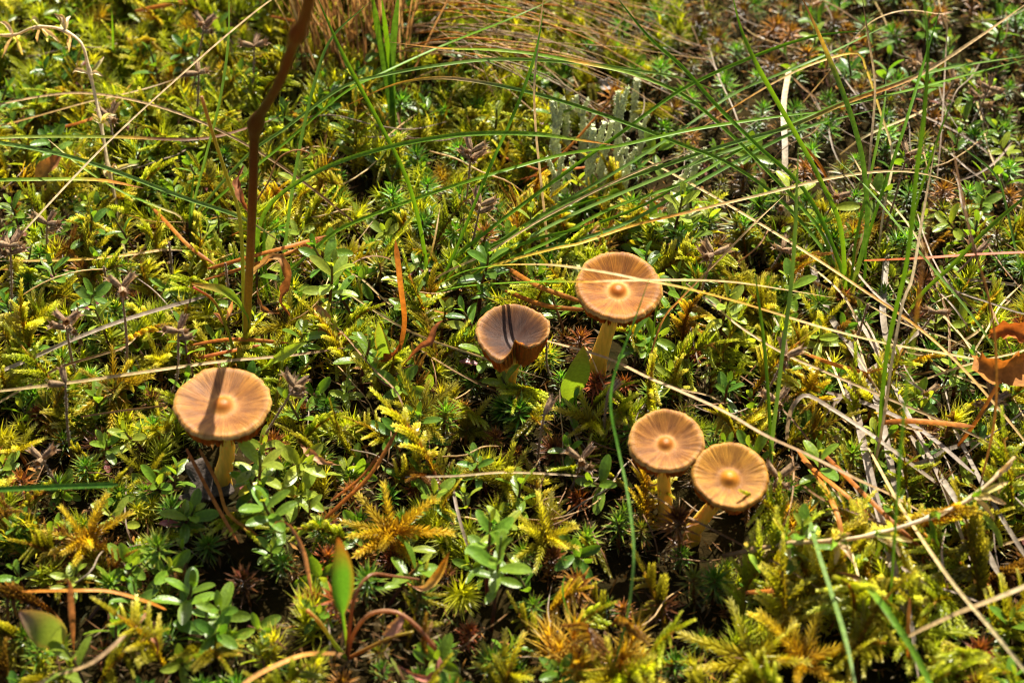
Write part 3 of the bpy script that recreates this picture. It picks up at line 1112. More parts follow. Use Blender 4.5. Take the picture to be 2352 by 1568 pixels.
def grow_feather():
    st = Stuff()
    pts = scatter(D_FEATHER, 26000, 0.85, seed=1)

    def choose(px, py):
        if px > 1600 and py > 1250:
            wt = {'yellow': 5, 'lime': 4, 'gold': 1.2, 'olive': .7, 'brown': .1}
        elif py > 1050:
            wt = {'yellow': 2.0, 'lime': 1.5, 'gold': .6, 'olive': 3.5, 'brown': 1.2}
        elif px > 1500:
            wt = {'yellow': 2, 'lime': 1.5, 'gold': .8, 'olive': 2.4, 'brown': .8}
        else:
            wt = {'yellow': 4, 'lime': 4, 'gold': .6, 'olive': 1.6, 'brown': .25}
        return pick(wt)

    adj = {'yellow': 'yellow', 'lime': 'lime green', 'gold': 'golden', 'olive': 'olive green', 'brown': 'withered brown'}

    def m_of(p):
        px, py = to_px((p[0], p[1], 0))
        big = 1.3 if px > 1550 and py > 1230 else 1.0
        return place(p, gz(p[0], p[1]) - 0.1, rng.uniform(0.75, 1.2) * big, 0.3)

    def thing(q):
        p, px, py = q
        ck = choose(px, py)
        m = m_of(p)
        sw = size_word(m, 0.88, 1.08)
        if rng.random() < 0.14:
            T = ROSETTE[ck][int(rng.integers(2))]
            T.thing('feather_moss', m, sw + adj[ck] + ' starry feather moss shoot near ' + near(p), 'moss', 'feather moss shoots near ' + near(p))
        else:
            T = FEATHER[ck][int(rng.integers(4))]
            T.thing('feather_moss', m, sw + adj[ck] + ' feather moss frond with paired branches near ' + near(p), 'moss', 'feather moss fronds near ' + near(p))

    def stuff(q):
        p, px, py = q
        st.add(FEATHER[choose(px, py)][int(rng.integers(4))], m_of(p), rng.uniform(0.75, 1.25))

    grow(pts, N_THING, thing, stuff)
    st.build('feather_moss_carpet', M_MOSS, 'carpet of smaller yellow green feather moss further back', 'moss')
    return len(pts)


def grow_star():
    st = Stuff()
    pts = scatter(D_STAR, 26000, 0.72, seed=2)

    def choose(px, py):
        if px > 1350 and py < 620:
            return pick({'green': 3, 'bright': 1.5, 'rust': 2.0, 'dark': 2.5, 'mixed': 2})
        if py > 1100 and px > 650:
            return pick({'green': 3, 'bright': 1.2, 'rust': 3, 'dark': 1.5, 'mixed': 1.5})
        return pick({'green': 4, 'bright': 2, 'rust': .8, 'dark': 1.0, 'mixed': .8})

    adj = {'green': 'dark green starry haircap moss shoot', 'bright': 'bright green starry haircap moss shoot', 'rust': 'rust brown dead haircap moss star',
           'dark': 'blackish brown haircap moss shoot with cup', 'mixed': 'half green half brown haircap moss shoot'}

    def m_of(p):
        return place(p, gz(p[0], p[1]) - 0.45, rng.uniform(0.7, 1.1), 0.22)

    def thing(q):
        p, px, py = q
        k = choose(px, py)
        m = m_of(p)
        STAR[k][int(rng.integers(3))].thing('haircap_moss', m, size_word(m, 0.82, 0.98) + adj[k] + ' near ' + near(p), 'moss', 'haircap moss near ' + near(p))

    def stuff(q):
        p, px, py = q
        st.add(STAR[choose(px, py)][int(rng.integers(3))], m_of(p), rng.uniform(0.7, 1.3))

    grow(pts, N_THING, thing, stuff)
    st.build('haircap_moss_carpet', M_HAIR, 'carpet of green and brown haircap moss further back', 'moss')
    return len(pts)


def grow_hair():
    st = Stuff()
    pts = scatter(D_HAIR, 20000, 0.75, seed=3)
    adj = {'lime': 'lime green', 'yellow': 'yellow', 'gold': 'golden', 'green': 'mid green'}

    def choose(px, py):
        return pick({'lime': 4, 'yellow': 2.5, 'gold': .5, 'green': 2})

    def m_of(p):
        return place(p, gz(p[0], p[1]) - 0.1, rng.uniform(0.75, 1.15), 0.25)

    def thing(q):
        p, px, py = q
        k = choose(px, py)
        T = HAIR[k][int(rng.integers(4))]
        m = m_of(p)
        o = link('fork_moss', T.parts[0][1], None, None, m)
        tag(o, size_word(m, 0.88, 1.02) + adj[k] + ' tuft of hair-like fork moss near ' + near(p), 'moss', 'fork moss tufts near ' + near(p))

    def stuff(q):
        p, px, py = q
        st.add(HAIR[choose(px, py)][int(rng.integers(4))], m_of(p), rng.uniform(0.75, 1.25))

    grow(pts, N_THING, thing, stuff)
    st.build('fork_moss_carpet', M_MOSS, 'carpet of fine hair-like fork moss further back', 'moss')
    return len(pts)


def grow_thyme():
    st = Stuff()
    pts = scatter(D_THYME, 26000, 1.02, seed=4)
    adj = {'green': 'green creeping thyme sprig', 'deep': 'deep green creeping thyme sprig', 'pale': 'pale yellowish creeping thyme sprig'}

    def m_of(p):
        return place(p, gz(p[0], p[1]) + 0.0, rng.uniform(0.75, 1.12), 0.4)

    def thing(q):
        p, px, py = q
        k = pick({'green': 4, 'deep': 2, 'pale': 2})
        m = m_of(p)
        HERB[k][int(rng.integers(5))].thing('thyme_sprig', m, size_word(m, 0.87, 1.0) + adj[k] + ' near ' + near(p), 'thyme', 'thyme sprigs near ' + near(p))

    def stuff(q):
        k = pick({'green': 4, 'deep': 2, 'pale': 2})
        st.add(HERB[k][int(rng.integers(5))], m_of(q[0]), rng.uniform(0.8, 1.2))

    grow(pts, N_THING, thing, stuff)
    st.build('thyme_carpet', M_HERB, 'smaller creeping thyme further back and beyond the frame', 'thyme')
    return len(pts)


counts = (grow_feather(), grow_star(), grow_hair(), grow_thyme())


# ------------------------------------------------------------------ litter on the soil
def grow_litter():
    st = Stuff()
    cols = [(0.10, 0.045, 0.015), (0.05, 0.025, 0.01), (0.20, 0.085, 0.02), (0.10, 0.065, 0.03), (0.03, 0.03, 0.01), (0.28, 0.12, 0.025), (0.10, 0.11, 0.015), (0.12, 0.09, 0.05)]
    base = []
    for k in range(8):
        T = Template()
        mb = MB()
        r_ = np.random.default_rng(1200 + k)
        for _ in range(26):
            p = np.array([r_.uniform(-.9, .9), r_.uniform(-.9, .9), r_.uniform(0, 0.45)])
            d = nrm((r_.uniform(-1, 1), r_.uniform(-1, 1), r_.uniform(-.4, .6)))
            l = r_.uniform(0.15, 0.7)
            s = nrm(np.cross(d, (r_.uniform(-.5, .5), r_.uniform(-.5, .5), 1))) * r_.uniform(0.012, 0.05)
            m = p + d * l * 0.5 + np.array([0, 0, r_.uniform(-.05, .08)])
            mb.add([p, m - s, m + s, p + d * l], [(0, 2, 1), (1, 2, 3)], np.array(cols[int(r_.integers(len(cols)))]) * r_.uniform(0.6, 1.4))
        T.parts.append(('litter', None, mb, np.eye(4)))
        base.append(T)
    for p, px, py in scatter(lambda a, b: 1.0, 14000, 0.72, seed=5):
        st.add(base[int(rng.integers(8))], place(p, gz(p[0], p[1]) + 0.02, rng.uniform(0.8, 1.2), 0.1), rng.uniform(0.7, 1.2))
    st.build('plant_litter', M_DEAD, 'dark brown plant litter lying between the mosses', 'litter')


grow_litter()


# ------------------------------------------------------------------ grass
def blade_mb(pts, width, stops, tip=0.22, fold=0.4, n=None, up=None, round_=False, root=0.6):
    q = np.array([P(*p) for p in pts])
    n = n or max(14, 5 * len(pts))
    q = spline(q, n)
    t = np.linspace(0, 1, n)
    wd = width * np.minimum(1, ((1 - t) / tip)) ** 0.7 * np.minimum(1, root + (1 - root) * t / 0.12)
    wd = np.maximum(wd, 0.012)
    c = ramp(stops, t)
    if round_:
        V, F = tube(q, wd * 0.5, 6)
        return MB().add(V, F, np.repeat(c, 6, axis=0))
    u = up if up is not None else (random.uniform(-.25, .25), random.uniform(-0.8, -0.2), 0.85)
    V, F = blade(q, wd, u, fold, random.uniform(-0.6, 0.6) if up is None else 0.0)
    return MB().add(V, F, np.repeat(c, 3, axis=0))


def g(*s):
    """evenly spaced colour stops"""
    return [(i / max(1, len(s) - 1), c) for i, c in enumerate(s)]


GREEN = [(0, (0.16, 0.20, 0.03)), (0.12, GRN), (0.8, GRN), (1, GRD)]
TEALG = [(0, YGR), (0.15, TEAL), (1, TEAL)]
DRYTIP = [(0, (0.16, 0.20, 0.03)), (0.12, GRN), (0.62, GRN), (0.72, YEL), (0.8, STR), (1, BRN)]
STRAW = [(0, BRN), (0.15, STR), (0.8, STR), (1, GRY)]
PALE = [(0, STR), (0.3, PAL), (1, STR)]
GREY = [(0, BRN), (0.3, GRY), (1, GRY)]
BROWN = [(0, BRN), (0.5, (0.26, 0.15, 0.07)), (1, BRN)]
GOLD = [(0, BRN), (0.25, ORA), (0.55, YEL), (0.8, STR), (1, STR)]


def sward(label, group, blades, root_px, name='grass_tuft'):
    """a tuft: blades that share one root"""
    o = P(*root_px, 0.0)
    rt = link(name, None, None, o)
    tag(rt, label, 'grass', group)
    for pts, wd, stops, *kw in blades:
        k = dict(kw[0]) if kw else {}
        lab = k.pop('label', None)
        mb = blade_mb(pts, wd, stops, **k)
        for a in mb.v:
            a -= o
        mat = M_GRASS if stops in (GREEN, TEALG, DRYTIP) or k.get('green') else M_STRAW
        b = link('blade', mb.mesh('blade', mat), rt)
        if lab:
            b['label'] = lab
    return rt


# the tuft whose blades sweep right across the picture, rooted left of the dark mushroom
sward('green grass tuft rooted beside the leaning rusty needle, blades sweeping over two mushrooms', None, [
    ([(985, 690, 0.3), (978, 600, 1.6), (960, 500, 3.2), (930, 400, 4.8), (870, 280, 6.5), (790, 130, 8.6), (722, -20, 10.5)], 0.125, GREEN),
    ([(990, 690, 0.3), (1040, 590, 1.6), (1120, 396, 4.0), (1170, 285, 5.2), (1204, 201, 6.2), (1231, 118, 7.0), (1250, 20, 7.8)], 0.10, GREEN),
    ([(985, 685, 0.3), (1040, 600, 1.2), (1120, 530, 2.2), (1288, 405, 3.6), (1420, 310, 4.5), (1568, 205, 5.2), (1729, 131, 5.5), (1870, 84, 5.4), (2010, 69, 5.0)], 0.105, GREEN),
    ([(992, 690, 0.3), (1080, 600, 1.4), (1250, 490, 2.4), (1430, 385, 3.4), (1568, 296, 4.2), (1686, 215, 4.8), (1803, 165, 5.0), (1904, 123, 5.0), (2055, 50, 4.5)], 0.105, TEALG),
    ([(990, 692, 0.3), (1090, 600, 1.5), (1300, 465, 2.8), (1568, 366, 3.6), (1702, 323, 4.0), (1820, 289, 4.2), (1946, 235, 4.4), (2105, 175, 4.4), (2240, 91, 4.4), (2370, 0, 4.2)], 0.125, [(0, YGR), (0.15, GRN), (0.5, TEAL), (0.66, ORA), (0.74, STR), (1, STR)], {'green': 1} if False else {}),
    ([(985, 695, 0.3), (1080, 625, 1.3), (1300, 500, 2.3), (1568, 386, 3.2), (1736, 323, 3.7), (1937, 235, 4.1), (2139, 165, 4.2), (2370, 126, 3.8)], 0.12, TEALG),
    ([(980, 690, 0.3), (1060, 640, 1.0), (1250, 560, 1.8), (1400, 480, 2.5), (1568, 420, 3.0), (1702, 343, 3.6), (1870, 262, 4.0), (2089, 207, 4.0), (2370, 133, 3.4)], 0.11, GREEN),
    ([(975, 695, 0.3), (1050, 660, 1.0), (1200, 590, 1.6), (1420, 520, 2.2), (1568, 440, 2.6), (1740, 345, 3.2), (1860, 290, 3.3), (2020, 250, 3.2)], 0.11, TEALG),
    ([(985, 700, 0.3), (1040, 650, 1.0), (1137, 608, 1.6), (1271, 571, 2.2), (1335, 558, 2.4), (1446, 520, 2.8), (1568, 490, 3.2), (1736, 450, 3.8), (1904, 410, 4.2), (2038, 393, 4.2), (2139, 403, 3.8), (2233, 440, 3.0)], 0.095, [(0, BRN), (0.12, YEL), (0.3, YEL), (0.45, ORA), (0.6, STR), (1, STR)]),
    ([(960, 690, 0.4), (1020, 666, 1.4), (1086, 655, 2.4), (1221, 647, 4.0), (1355, 647, 5.0), (1400, 645, 5.1), (1568, 643, 5.2), (1686, 648, 4.6), (1803, 665, 3.4), (1923, 685, 2.0)], 0.105, [(0, YGR), (0.1, GRN), (0.40, GRN), (0.46, ORA), (0.5, (0.44, 0.29, 0.12)), (1, (0.42, 0.28, 0.12))], {'label': 'green blade turning straw where it crosses the golden brown mushroom', 'up': (0, 0.1, 1)}),
    ([(960, 685, 0.4), (1053, 628, 1.8), (1137, 610, 3.2), (1221, 607, 4.6), (1288, 610, 5.2), (1389, 625, 5.6), (1473, 642, 5.6), (1568, 660, 5.2), (1702, 695, 4.6), (1803, 726, 4.0), (1904, 756, 3.4), (2038, 789, 2.8), (2139, 806, 2.4), (2380, 850, 1.6)], 0.11, [(0, BRN), (0.06, GRN), (0.18, GRN), (0.23, (0.45, 0.25, 0.03)), (0.28, (0.38, 0.25, 0.10)), (0.42, (0.42, 0.29, 0.13)), (0.52, (0.45, 0.24, 0.03)), (0.62, (0.40, 0.18, 0.03)), (0.7, (0.44, 0.30, 0.13)), (1, (0.40, 0.27, 0.11))], {'label': 'long straw coloured blade with a yellow stretch crossing the golden brown mushroom', 'tip': 0.1, 'up': (0, 0.1, 1)}),
    ([(985, 700, 0.3), (1060, 600, 1.5), (1180, 540, 2.0), (1330, 470, 2.4), (1440, 440, 2.4)], 0.09, GREEN),
    ([(990, 700, 0.3), (1060, 650, 1.2), (1200, 560, 2.0), (1350, 520, 2.3), (1480, 470, 2.6), (1600, 400, 3.0)], 0.09, GREEN),
    ([(975, 700, 0.3), (1000, 640, 1.0), (1120, 580, 2.0), (1250, 500, 2.8), (1450, 400, 3.4), (1640, 330, 3.6)], 0.07, STRAW),
    ([(970, 705, 0.3), (960, 650, 0.9), (985, 600, 1.5), (1000, 540, 2.0), (1010, 480, 2.3)], 0.06, GOLD),
    ([(965, 705, 0.2), (900, 700, 0.8), (830, 640, 1.2), (780, 620, 1.2)], 0.06, STRAW),
    ([(970, 710, 0.2), (925, 650, 0.9), (905, 600, 1.4), (840, 590, 1.8), (760, 640, 1.5)], 0.05, BROWN),
], (980, 700))

sward('green grass tuft with stout upright blades among grey flattened straw', None, [
    ([(1948, 720, 0.2), (1943, 690, 0.8), (1931, 524, 3.0), (1887, 420, 4.2), (1853, 353, 5.0), (1786, 235, 6.4), (1736, 144, 7.4), (1702, 67, 8.2), (1680, -20, 9.2)], 0.14, GREEN),
    ([(1955, 720, 0.2), (1962, 650, 1.3), (1991, 524, 3.0), (1984, 386, 4.6), (1964, 296, 5.6), (1937, 215, 6.6), (1904, 134, 7.4), (1880, 77, 8.0), (1835, -20, 9.0)], 0.15, [(0, YEL), (0.1, YGR), (0.2, (0.09, 0.20, 0.015)), (0.68, (0.09, 0.19, 0.015)), (0.76, YGR), (0.84, YEL), (0.93, BRN), (1, BRN)]),
    ([(1945, 720, 0.2), (1930, 610, 1.6), (1850, 440, 3.4), (1740, 335, 4.6), (1652, 249, 5.4), (1568, 155, 6.4), (1489, 84, 7.2), (1405, -20, 8.4)], 0.125, GREEN),
    ([(1942, 718, 0.2), (1900, 560, 1.8), (1837, 470, 2.6), (1770, 400, 3.2), (1669, 300, 4.2), (1568, 218, 5.0), (1456, 171, 5.6), (1355, 148, 5.8), (1227, 124, 5.9), (1120, 114, 5.8), (1019, 111, 5.4), (895, 97, 4.6)], 0.115, [(0, YGR), (0.1, GRN), (0.5, GRN), (0.6, YGR), (0.65, ORA), (0.68, GRN), (0.86, YGR), (0.9, ORA), (1, BRN)]),
    ([(1944, 720, 0.2), (1905, 600, 1.4), (1852, 524, 2.0), (1770, 440, 2.8), (1669, 373, 3.6), (1568, 333, 4.2), (1490, 302, 4.6), (1389, 265, 5.0), (1288, 232, 5.3), (1187, 205, 5.4), (1069, 183, 5.4), (985, 180, 5.2), (895, 198, 4.6), (784, 249, 3.6)], 0.115, [(0, YGR), (0.1, GRN), (0.6, GRN), (0.72, TEAL), (0.78, STR), (0.85, YEL), (1, ORA)]),
    ([(1950, 720, 0.2), (1985, 640, 1.0), (1990, 560, 1.8), (2030, 430, 3.0), (2075, 300, 4.0), (2120, 150, 5.0), (2160, 20, 6.0)], 0.10, GREEN),
    ([(1948, 722, 0.2), (1960, 600, 1.5), (1968, 540, 2.0), (2000, 400, 3.0), (2030, 250, 4.0), (2035, 180, 4.5)], 0.09, GREEN),
    ([(1945, 720, 0.2), (1960, 610, 1.2), (1975, 560, 1.6), (2000, 500, 2.0)], 0.08, GOLD),
    ([(1940, 722, 0.2), (1928, 655, 1.0), (1880, 590, 1.2), (1790, 560, 1.2), (1700, 530, 1.0)], 0.08, TEALG),
], (1948, 722))

sward('upright green grass tuft growing out of the dry tussock edge', None, [
    ([(905, 320, 0.2), (903, 285, 0.8), (888, 180, 2.6), (872, 90, 4.2), (853, -20, 6.2)], 0.22, [(0, BRN), (0.1, YGR), (0.2, (0.075, 0.19, 0.012)), (1, GRN)]),
    ([(906, 320, 0.2), (905, 260, 1.2), (893, 130, 3.4), (876, -10, 5.8)], 0.16, GREEN),
    ([(903, 320, 0.2), (902, 250, 1.4), (902, 120, 3.6), (916, -20, 6.0)], 0.22, [(0, BRN), (0.1, YGR), (0.2, (0.09, 0.22, 0.014)), (1, (0.08, 0.20, 0.014))]),
    ([(900, 325, 0.2), (885, 275, 0.9), (845, 215, 1.8), (815, 180, 2.4)], 0.11, [(0, BRN), (0.3, YEL), (1, (0.62, 0.42, 0.06))]),
    ([(908, 325, 0.2), (918, 290, 0.9), (912, 255, 1.3), (925, 310, 0.9)], 0.07, BROWN),
], (905, 325))

sward('small green grass tuft rooted close to the tall brown sorrel stem', None, [
    ([(628, 700, 0.2), (600, 620, 1.3), (592, 540, 2.6), (620, 470, 3.8), (690, 415, 5.2), (784, 370, 6.4), (900, 336, 7.2), (1020, 314, 7.6), (1120, 306, 7.6), (1230, 308, 7.4), (1310, 318, 7.0), (1420, 335, 6.2)], 0.13, [(0, YGR), (0.1, GRN), (0.8, GRN), (0.88, YGR), (0.91, ORA), (1, BRN)], {'label': 'long arching blade held high, its tip turning orange'}),
    ([(630, 700, 0.2), (648, 640, 0.9), (720, 575, 1.8), (784, 524, 2.4), (945, 460, 3.2), (1086, 413, 3.8), (1288, 356, 4.4), (1420, 335, 4.6), (1568, 302, 4.8), (1700, 280, 4.8), (1837, 262, 4.4), (1960, 252, 3.8)], 0.11, GREEN),
    ([(622, 700, 0.2), (605, 640, 1.0), (590, 560, 2.0), (583, 440, 3.6), (590, 340, 4.8), (600, 260, 5.6)], 0.12, GREEN),
    ([(626, 700, 0.2), (612, 640, 1.0), (606, 560, 1.8), (610, 500, 2.4)], 0.10, GREEN),
    ([(632, 700, 0.2), (650, 600, 1.4), (668, 460, 3.2), (690, 330, 4.8), (720, 200, 6.2), (760, 90, 7.2), (850, 5, 8.0)], 0.10, TEALG),
    ([(625, 705, 0.2), (618, 670, 0.6), (630, 640, 0.9), (640, 690, 0.7)], 0.07, BROWN),
], (627, 702))

sward('slender green grass tuft with a brown sheath behind the left mosses', None, [
    ([(445, 590, 0.2), (438, 504, 1.4), (470, 370, 3.2), (504, 235, 5.0), (524, 100, 6.6), (526, -20, 8.0)], 0.10, TEALG),
    ([(447, 590, 0.2), (452, 498, 1.4), (480, 455, 2.0), (570, 355, 3.4), (650, 298, 4.2), (784, 202, 5.2), (878, 173, 5.4), (1019, 148, 5.6), (1153, 136, 5.6), (1321, 144, 5.4), (1456, 161, 5.0), (1568, 181, 4.4), (1700, 230, 3.4)], 0.105, TEALG),
    ([(449, 590, 0.2), (460, 500, 1.4), (540, 420, 2.2), (640, 340, 3.0), (784, 218, 4.2), (878, 168, 4.6), (1019, 104, 5.0), (1187, 37, 5.2), (1290, -10, 5.2)], 0.10, GREEN),
    ([(443, 590, 0.2), (436, 520, 1.2), (440, 450, 1.9), (447, 385, 2.4)], 0.09, GREEN),
    ([(448, 595, 0.1), (445, 560, 0.5), (434, 520, 1.0), (440, 505, 1.2)], 0.14, [(0, BRN), (1, (0.25, 0.13, 0.05))], {'fold': 0.9}),
    ([(440, 590, 0.2), (430, 575, 0.8), (380, 573, 1.2), (300, 584, 1.5), (200, 594, 1.6), (100, 598, 1.6), (-20, 599, 1.5)], 0.085, [(0, BRN), (0.2, STR), (0.6, YEL), (1, STR)]),
    ([(440, 590, 0.2), (420, 505, 1.2), (370, 478, 1.6), (280, 440, 2.0), (190, 385, 2.6), (110, 320, 3.2)], 0.075, [(0, BRN), (0.2, STR), (0.4, GRN), (0.8, YGR), (1, STR)]),
], (445, 592))

sward('pair of thin green blades rising in a V beside the pale honey mushroom', None, [
    ([(1772, 1120, 0.2), (1771, 1044, 1.2), (1766, 930, 2.6), (1756, 800, 4.2), (1744, 700, 5.4), (1732, 610, 6.2)], 0.11, GREEN),
    ([(1773, 1120, 0.2), (1772, 1030, 1.4), (1786, 907, 3.0), (1800, 789, 4.4), (1817, 655, 5.8), (1827, 520, 7.2), (1830, 430, 8.0), (1834, 340, 8.8)], 0.115, TEALG),
    ([(1774, 1160, 0.2), (1800, 1140, 0.7), (1847, 1115, 1.2), (1911, 1075, 1.8)], 0.19, [(0, GRN), (0.3, (0.10, 0.26, 0.015)), (1, (0.09, 0.24, 0.015))], {'tip': 0.6}),
    ([(1770, 1165, 0.2), (1768, 1120, 0.7), (1778, 1090, 1.0)], 0.14, GREEN),
], (1773, 1140))


# loose blades and straws: one thing each
def loose(name, label, group, pts, wd, stops, mat=None, cat='grass', **kw):
    mb = blade_mb(pts, wd, stops, **kw)
    o0 = P(pts[0][0], pts[0][1], 0)
    for a in mb.v:
        a -= o0
    o = link(name, mb.mesh(name, mat or (M_GRASS if stops in (GREEN, TEALG, DRYTIP) else M_STRAW)), None, o0)
    tag(o, label, cat, group)
    return o


LG = 'loose green grass blades'
loose('wild_grass', 'bluish green blade slanting in from beyond the moss towards the brown stem', LG, [(-60, 318, 4.8), (0, 328, 4.8), (120, 350, 4.9), (250, 388, 4.8), (420, 453, 4.4), (560, 502, 3.8), (650, 560, 2.4)], 0.125, [(0, TEAL), (0.8, TEAL), (0.92, (0.3, 0.3, 0.1)), (1, BRN)])
loose('wild_grass', 'straight yellowish green blade with an orange tip over the left moss', LG, [(-40, 414, 4.2), (60, 412, 4.2), (180, 411, 4.0), (250, 416, 3.6), (330, 432, 2.6)], 0.12, [(0, GRN), (0.5, YGR), (0.75, ORA), (1, BRN)])
loose('wild_grass', 'long blade fading from green through yellow to brown at its tip', LG, [(-40, 318, 3.6), (60, 314, 3.6), (150, 313, 3.5), (280, 315, 3.2), (430, 320, 2.8), (520, 308, 2.4), (640, 270, 1.6)], 0.11, [(0, YGR), (0.35, YGR), (0.45, YEL), (0.52, BRN), (1, BRN)])
loose('wild_grass', 'thick green blade with a brown top standing tall in front of the grey straw', LG, [(2040, 1500, 0.2), (2045, 1377, 2.0), (2052, 1276, 3.8), (2062, 1125, 6.2), (2078, 924, 9.0), (2095, 806, 10.6), (2108, 705, 12.0), (2121, 588, 13.4), (2135, 480, 14.6), (2142, 400, 15.4)], 0.135, [(0, GRN), (0.55, (0.075, 0.19, 0.012)), (0.7, YGR), (0.76, ORA), (0.84, BRN), (1, BRN)])
loose('wild_grass', 'tall slim green blade rising almost straight through the grey straw', LG, [(2010, 1120, 0.2), (2018, 1044, 1.2), (2025, 924, 2.8), (2038, 806, 4.2), (2055, 722, 5.2), (2085, 588, 6.8), (2105, 400, 8.8), (2122, 269, 10.2), (2131, 101, 11.8), (2119, -20, 12.8)], 0.12, GREEN)
loose('wild_grass', 'green blade leaning right over the curled dead leaf', LG, [(2085, 720, 1.0), (2122, 669, 1.8), (2189, 608, 2.8), (2263, 531, 3.8), (2380, 430, 5.0)], 0.12, GREEN)
loose('wild_grass', 'pale green blade slanting down towards the curled dead leaf', LG, [(2310, 840, 0.8), (2290, 806, 1.4), (2223, 712, 2.6), (2139, 611, 3.6), (2065, 520, 4.2), (1990, 430, 4.4), (1920, 365, 4.4)], 0.10, TEALG)
loose('wild_grass', 'pale green blade bowing out over the dark ground below the grey straw', LG, [(1850, 1165, 1.0), (1857, 1185, 2.0), (1877, 1259, 2.8), (1904, 1343, 3.4), (1931, 1427, 3.8), (1950, 1500, 4.0), (1970, 1600, 4.2)], 0.125, [(0, GRN), (0.3, TEAL), (1, TEAL)])
loose('wild_grass', 'bent green blade with a rusty tip above the yellow moss cushion', LG, [(2150, 1600, 3.6), (2132, 1560, 3.6), (2092, 1484, 3.8), (2055, 1428, 3.8), (2021, 1380, 3.6), (1975, 1330, 2.8), (1920, 1312, 2.0)], 0.16, [(0, GRN), (0.5, (0.10, 0.22, 0.015)), (0.72, YGR), (0.82, BRN), (1, BRN)])
loose('wild_grass', 'thin blade curving down past the golden mushroom to the dark ground', LG, [(1395, 1575, 1.2), (1432, 1451, 2.0), (1449, 1360, 2.8), (1456, 1259, 3.6), (1442, 1135, 4.4), (1419, 1024, 5.0), (1403, 935, 5.4), (1412, 857, 5.8), (1456, 739, 6.4), (1493, 635, 6.9)], 0.075, [(0, GRN), (0.15, TEAL), (0.5, TEAL), (0.6, GRD), (1, GRD)])
loose('wild_grass', 'short blunt bright green blade lying over the lower left thyme', LG, [(-40, 1126, 4.0), (0, 1123, 4.0), (134, 1117, 4.0), (274, 1112, 4.0)], 0.14, g((0.09, 0.22, 0.02), (0.09, 0.22, 0.02)), tip=0.03)
loose('wild_grass', 'fine curled green blade by the brown withered shoot', LG, [(1340, 1480, 0.6), (1318, 1430, 1.2), (1298, 1385, 1.6), (1292, 1345, 1.8), (1298, 1320, 1.8)], 0.05, GREEN)
loose('wild_grass', 'thin green blade between the two crossing straws above the thyme', LG, [(1478, 840, 0.8), (1500, 760, 1.8), (1512, 660, 2.8), (1505, 610, 3.2)], 0.055, GREEN)
loose('wild_grass', 'broad green blade edge-on against the dry sprig at the back', LG, [(262, 160, 0.4), (260, 110, 1.6), (258, 50, 3.0), (254, 0, 4.2)], 0.14, GREEN)
loose('wild_grass', 'green blade rising out of the yellow straw clump at the back right', LG, [(2080, 560, 0.4), (2120, 420, 2.2), (2150, 330, 3.4), (2185, 230, 4.4)], 0.085, GREEN)
loose('wild_grass', 'slim green blade crossing the red brown stalk at the back right', LG, [(2352, 640, 0.8), (2330, 560, 1.6), (2310, 470, 2.4), (2285, 400, 3.0), (2200, 330, 3.6)], 0.075, TEALG)
loose('wild_grass', 'lime green blade tip leaning by the dried sprig', LG, [(2300, 1255, 1.2), (2290, 1220, 1.5), (2260, 1185, 1.8), (2220, 1165, 1.8)], 0.16, g(YGR, YGR), tip=0.5)

LS = 'loose straws'
loose('straw', 'straight pale straw running diagonally across the left mosses', LS, [(-30, 622, 3.0), (60, 525, 4.0), (240, 335, 5.6), (430, 160, 7.0), (570, 40, 8.0), (650, -20, 8.4)], 0.075, g(PAL, PAL, STR), tip=0.02, fold=0.3, up=(0.1, 0.05, 1))
loose('straw', 'long brown straw arching over the thyme and feather moss', LS, [(-40, 248, 2.6), (100, 220, 3.0), (200, 214, 3.2), (320, 233, 3.3), (450, 275, 3.2), (580, 340, 2.8), (700, 420, 2.2), (850, 540, 1.2)], 0.085, g(STR, STR, BRN), tip=0.1)
loose('straw', 'second brown straw running beneath the long arched one', LS, [(-40, 300, 1.8), (80, 268, 2.2), (200, 235, 2.4), (330, 205, 2.4), (440, 170, 2.0)], 0.07, g(ORA, STR, BRN), tip=0.2)
loose('straw', 'grey brown straw on the moss left of the tan mushroom', LS, [(-40, 868, 1.6), (60, 828, 1.9), (168, 779, 2.1), (302, 729, 2.1), (487, 676, 1.8)], 0.12, g(GRY, GRY, (0.14, 0.10, 0.07)), tip=0.1)
loose('straw', 'tan straw running just behind the tan mushroom cap', LS, [(-40, 902, 1.9), (168, 877, 2.2), (336, 853, 2.2), (504, 830, 2.1), (672, 815, 1.8), (800, 797, 1.4)], 0.10, g(STR, STR, BRN), tip=0.1)
loose('straw', 'thin dark straw rising out of the moss behind the tan one', LS, [(-40, 945, 1.2), (60, 888, 1.5), (134, 845, 1.7), (235, 813, 1.7), (286, 796, 1.5), (336, 752, 1.2)], 0.07, g(STR, BRN, STR))
loose('straw', 'short reddish brown straw lying left of the tan mushroom', LS, [(185, 957, 1.6), (269, 944, 1.7), (390, 930, 1.5)], 0.055, BROWN, tip=0.05)
loose('straw', 'upright pale straw standing behind the grey lichen stalks', LS, [(1262, 640, 0.3), (1254, 524, 2.0), (1241, 403, 3.6), (1231, 302, 4.8), (1227, 201, 6.0), (1236, 100, 7.0), (1250, -20, 8.4)], 0.085, g(STR, PAL, STR), tip=0.1)
loose('straw', 'stout tan straw running from the dark mushroom down past the honey one', LS, [(1240, 778, 2.4), (1389, 820, 2.8), (1490, 867, 3.1), (1568, 900, 3.3), (1669, 947, 3.4), (1756, 998, 3.4), (1857, 1044, 3.2), (1971, 1101, 2.8), (2055, 1140, 2.2), (2140, 1190, 1.4)], 0.105, g(STR, STR, (0.36, 0.24, 0.11), STR), tip=0.08, fold=0.3, up=(0.1, 0.05, 1))
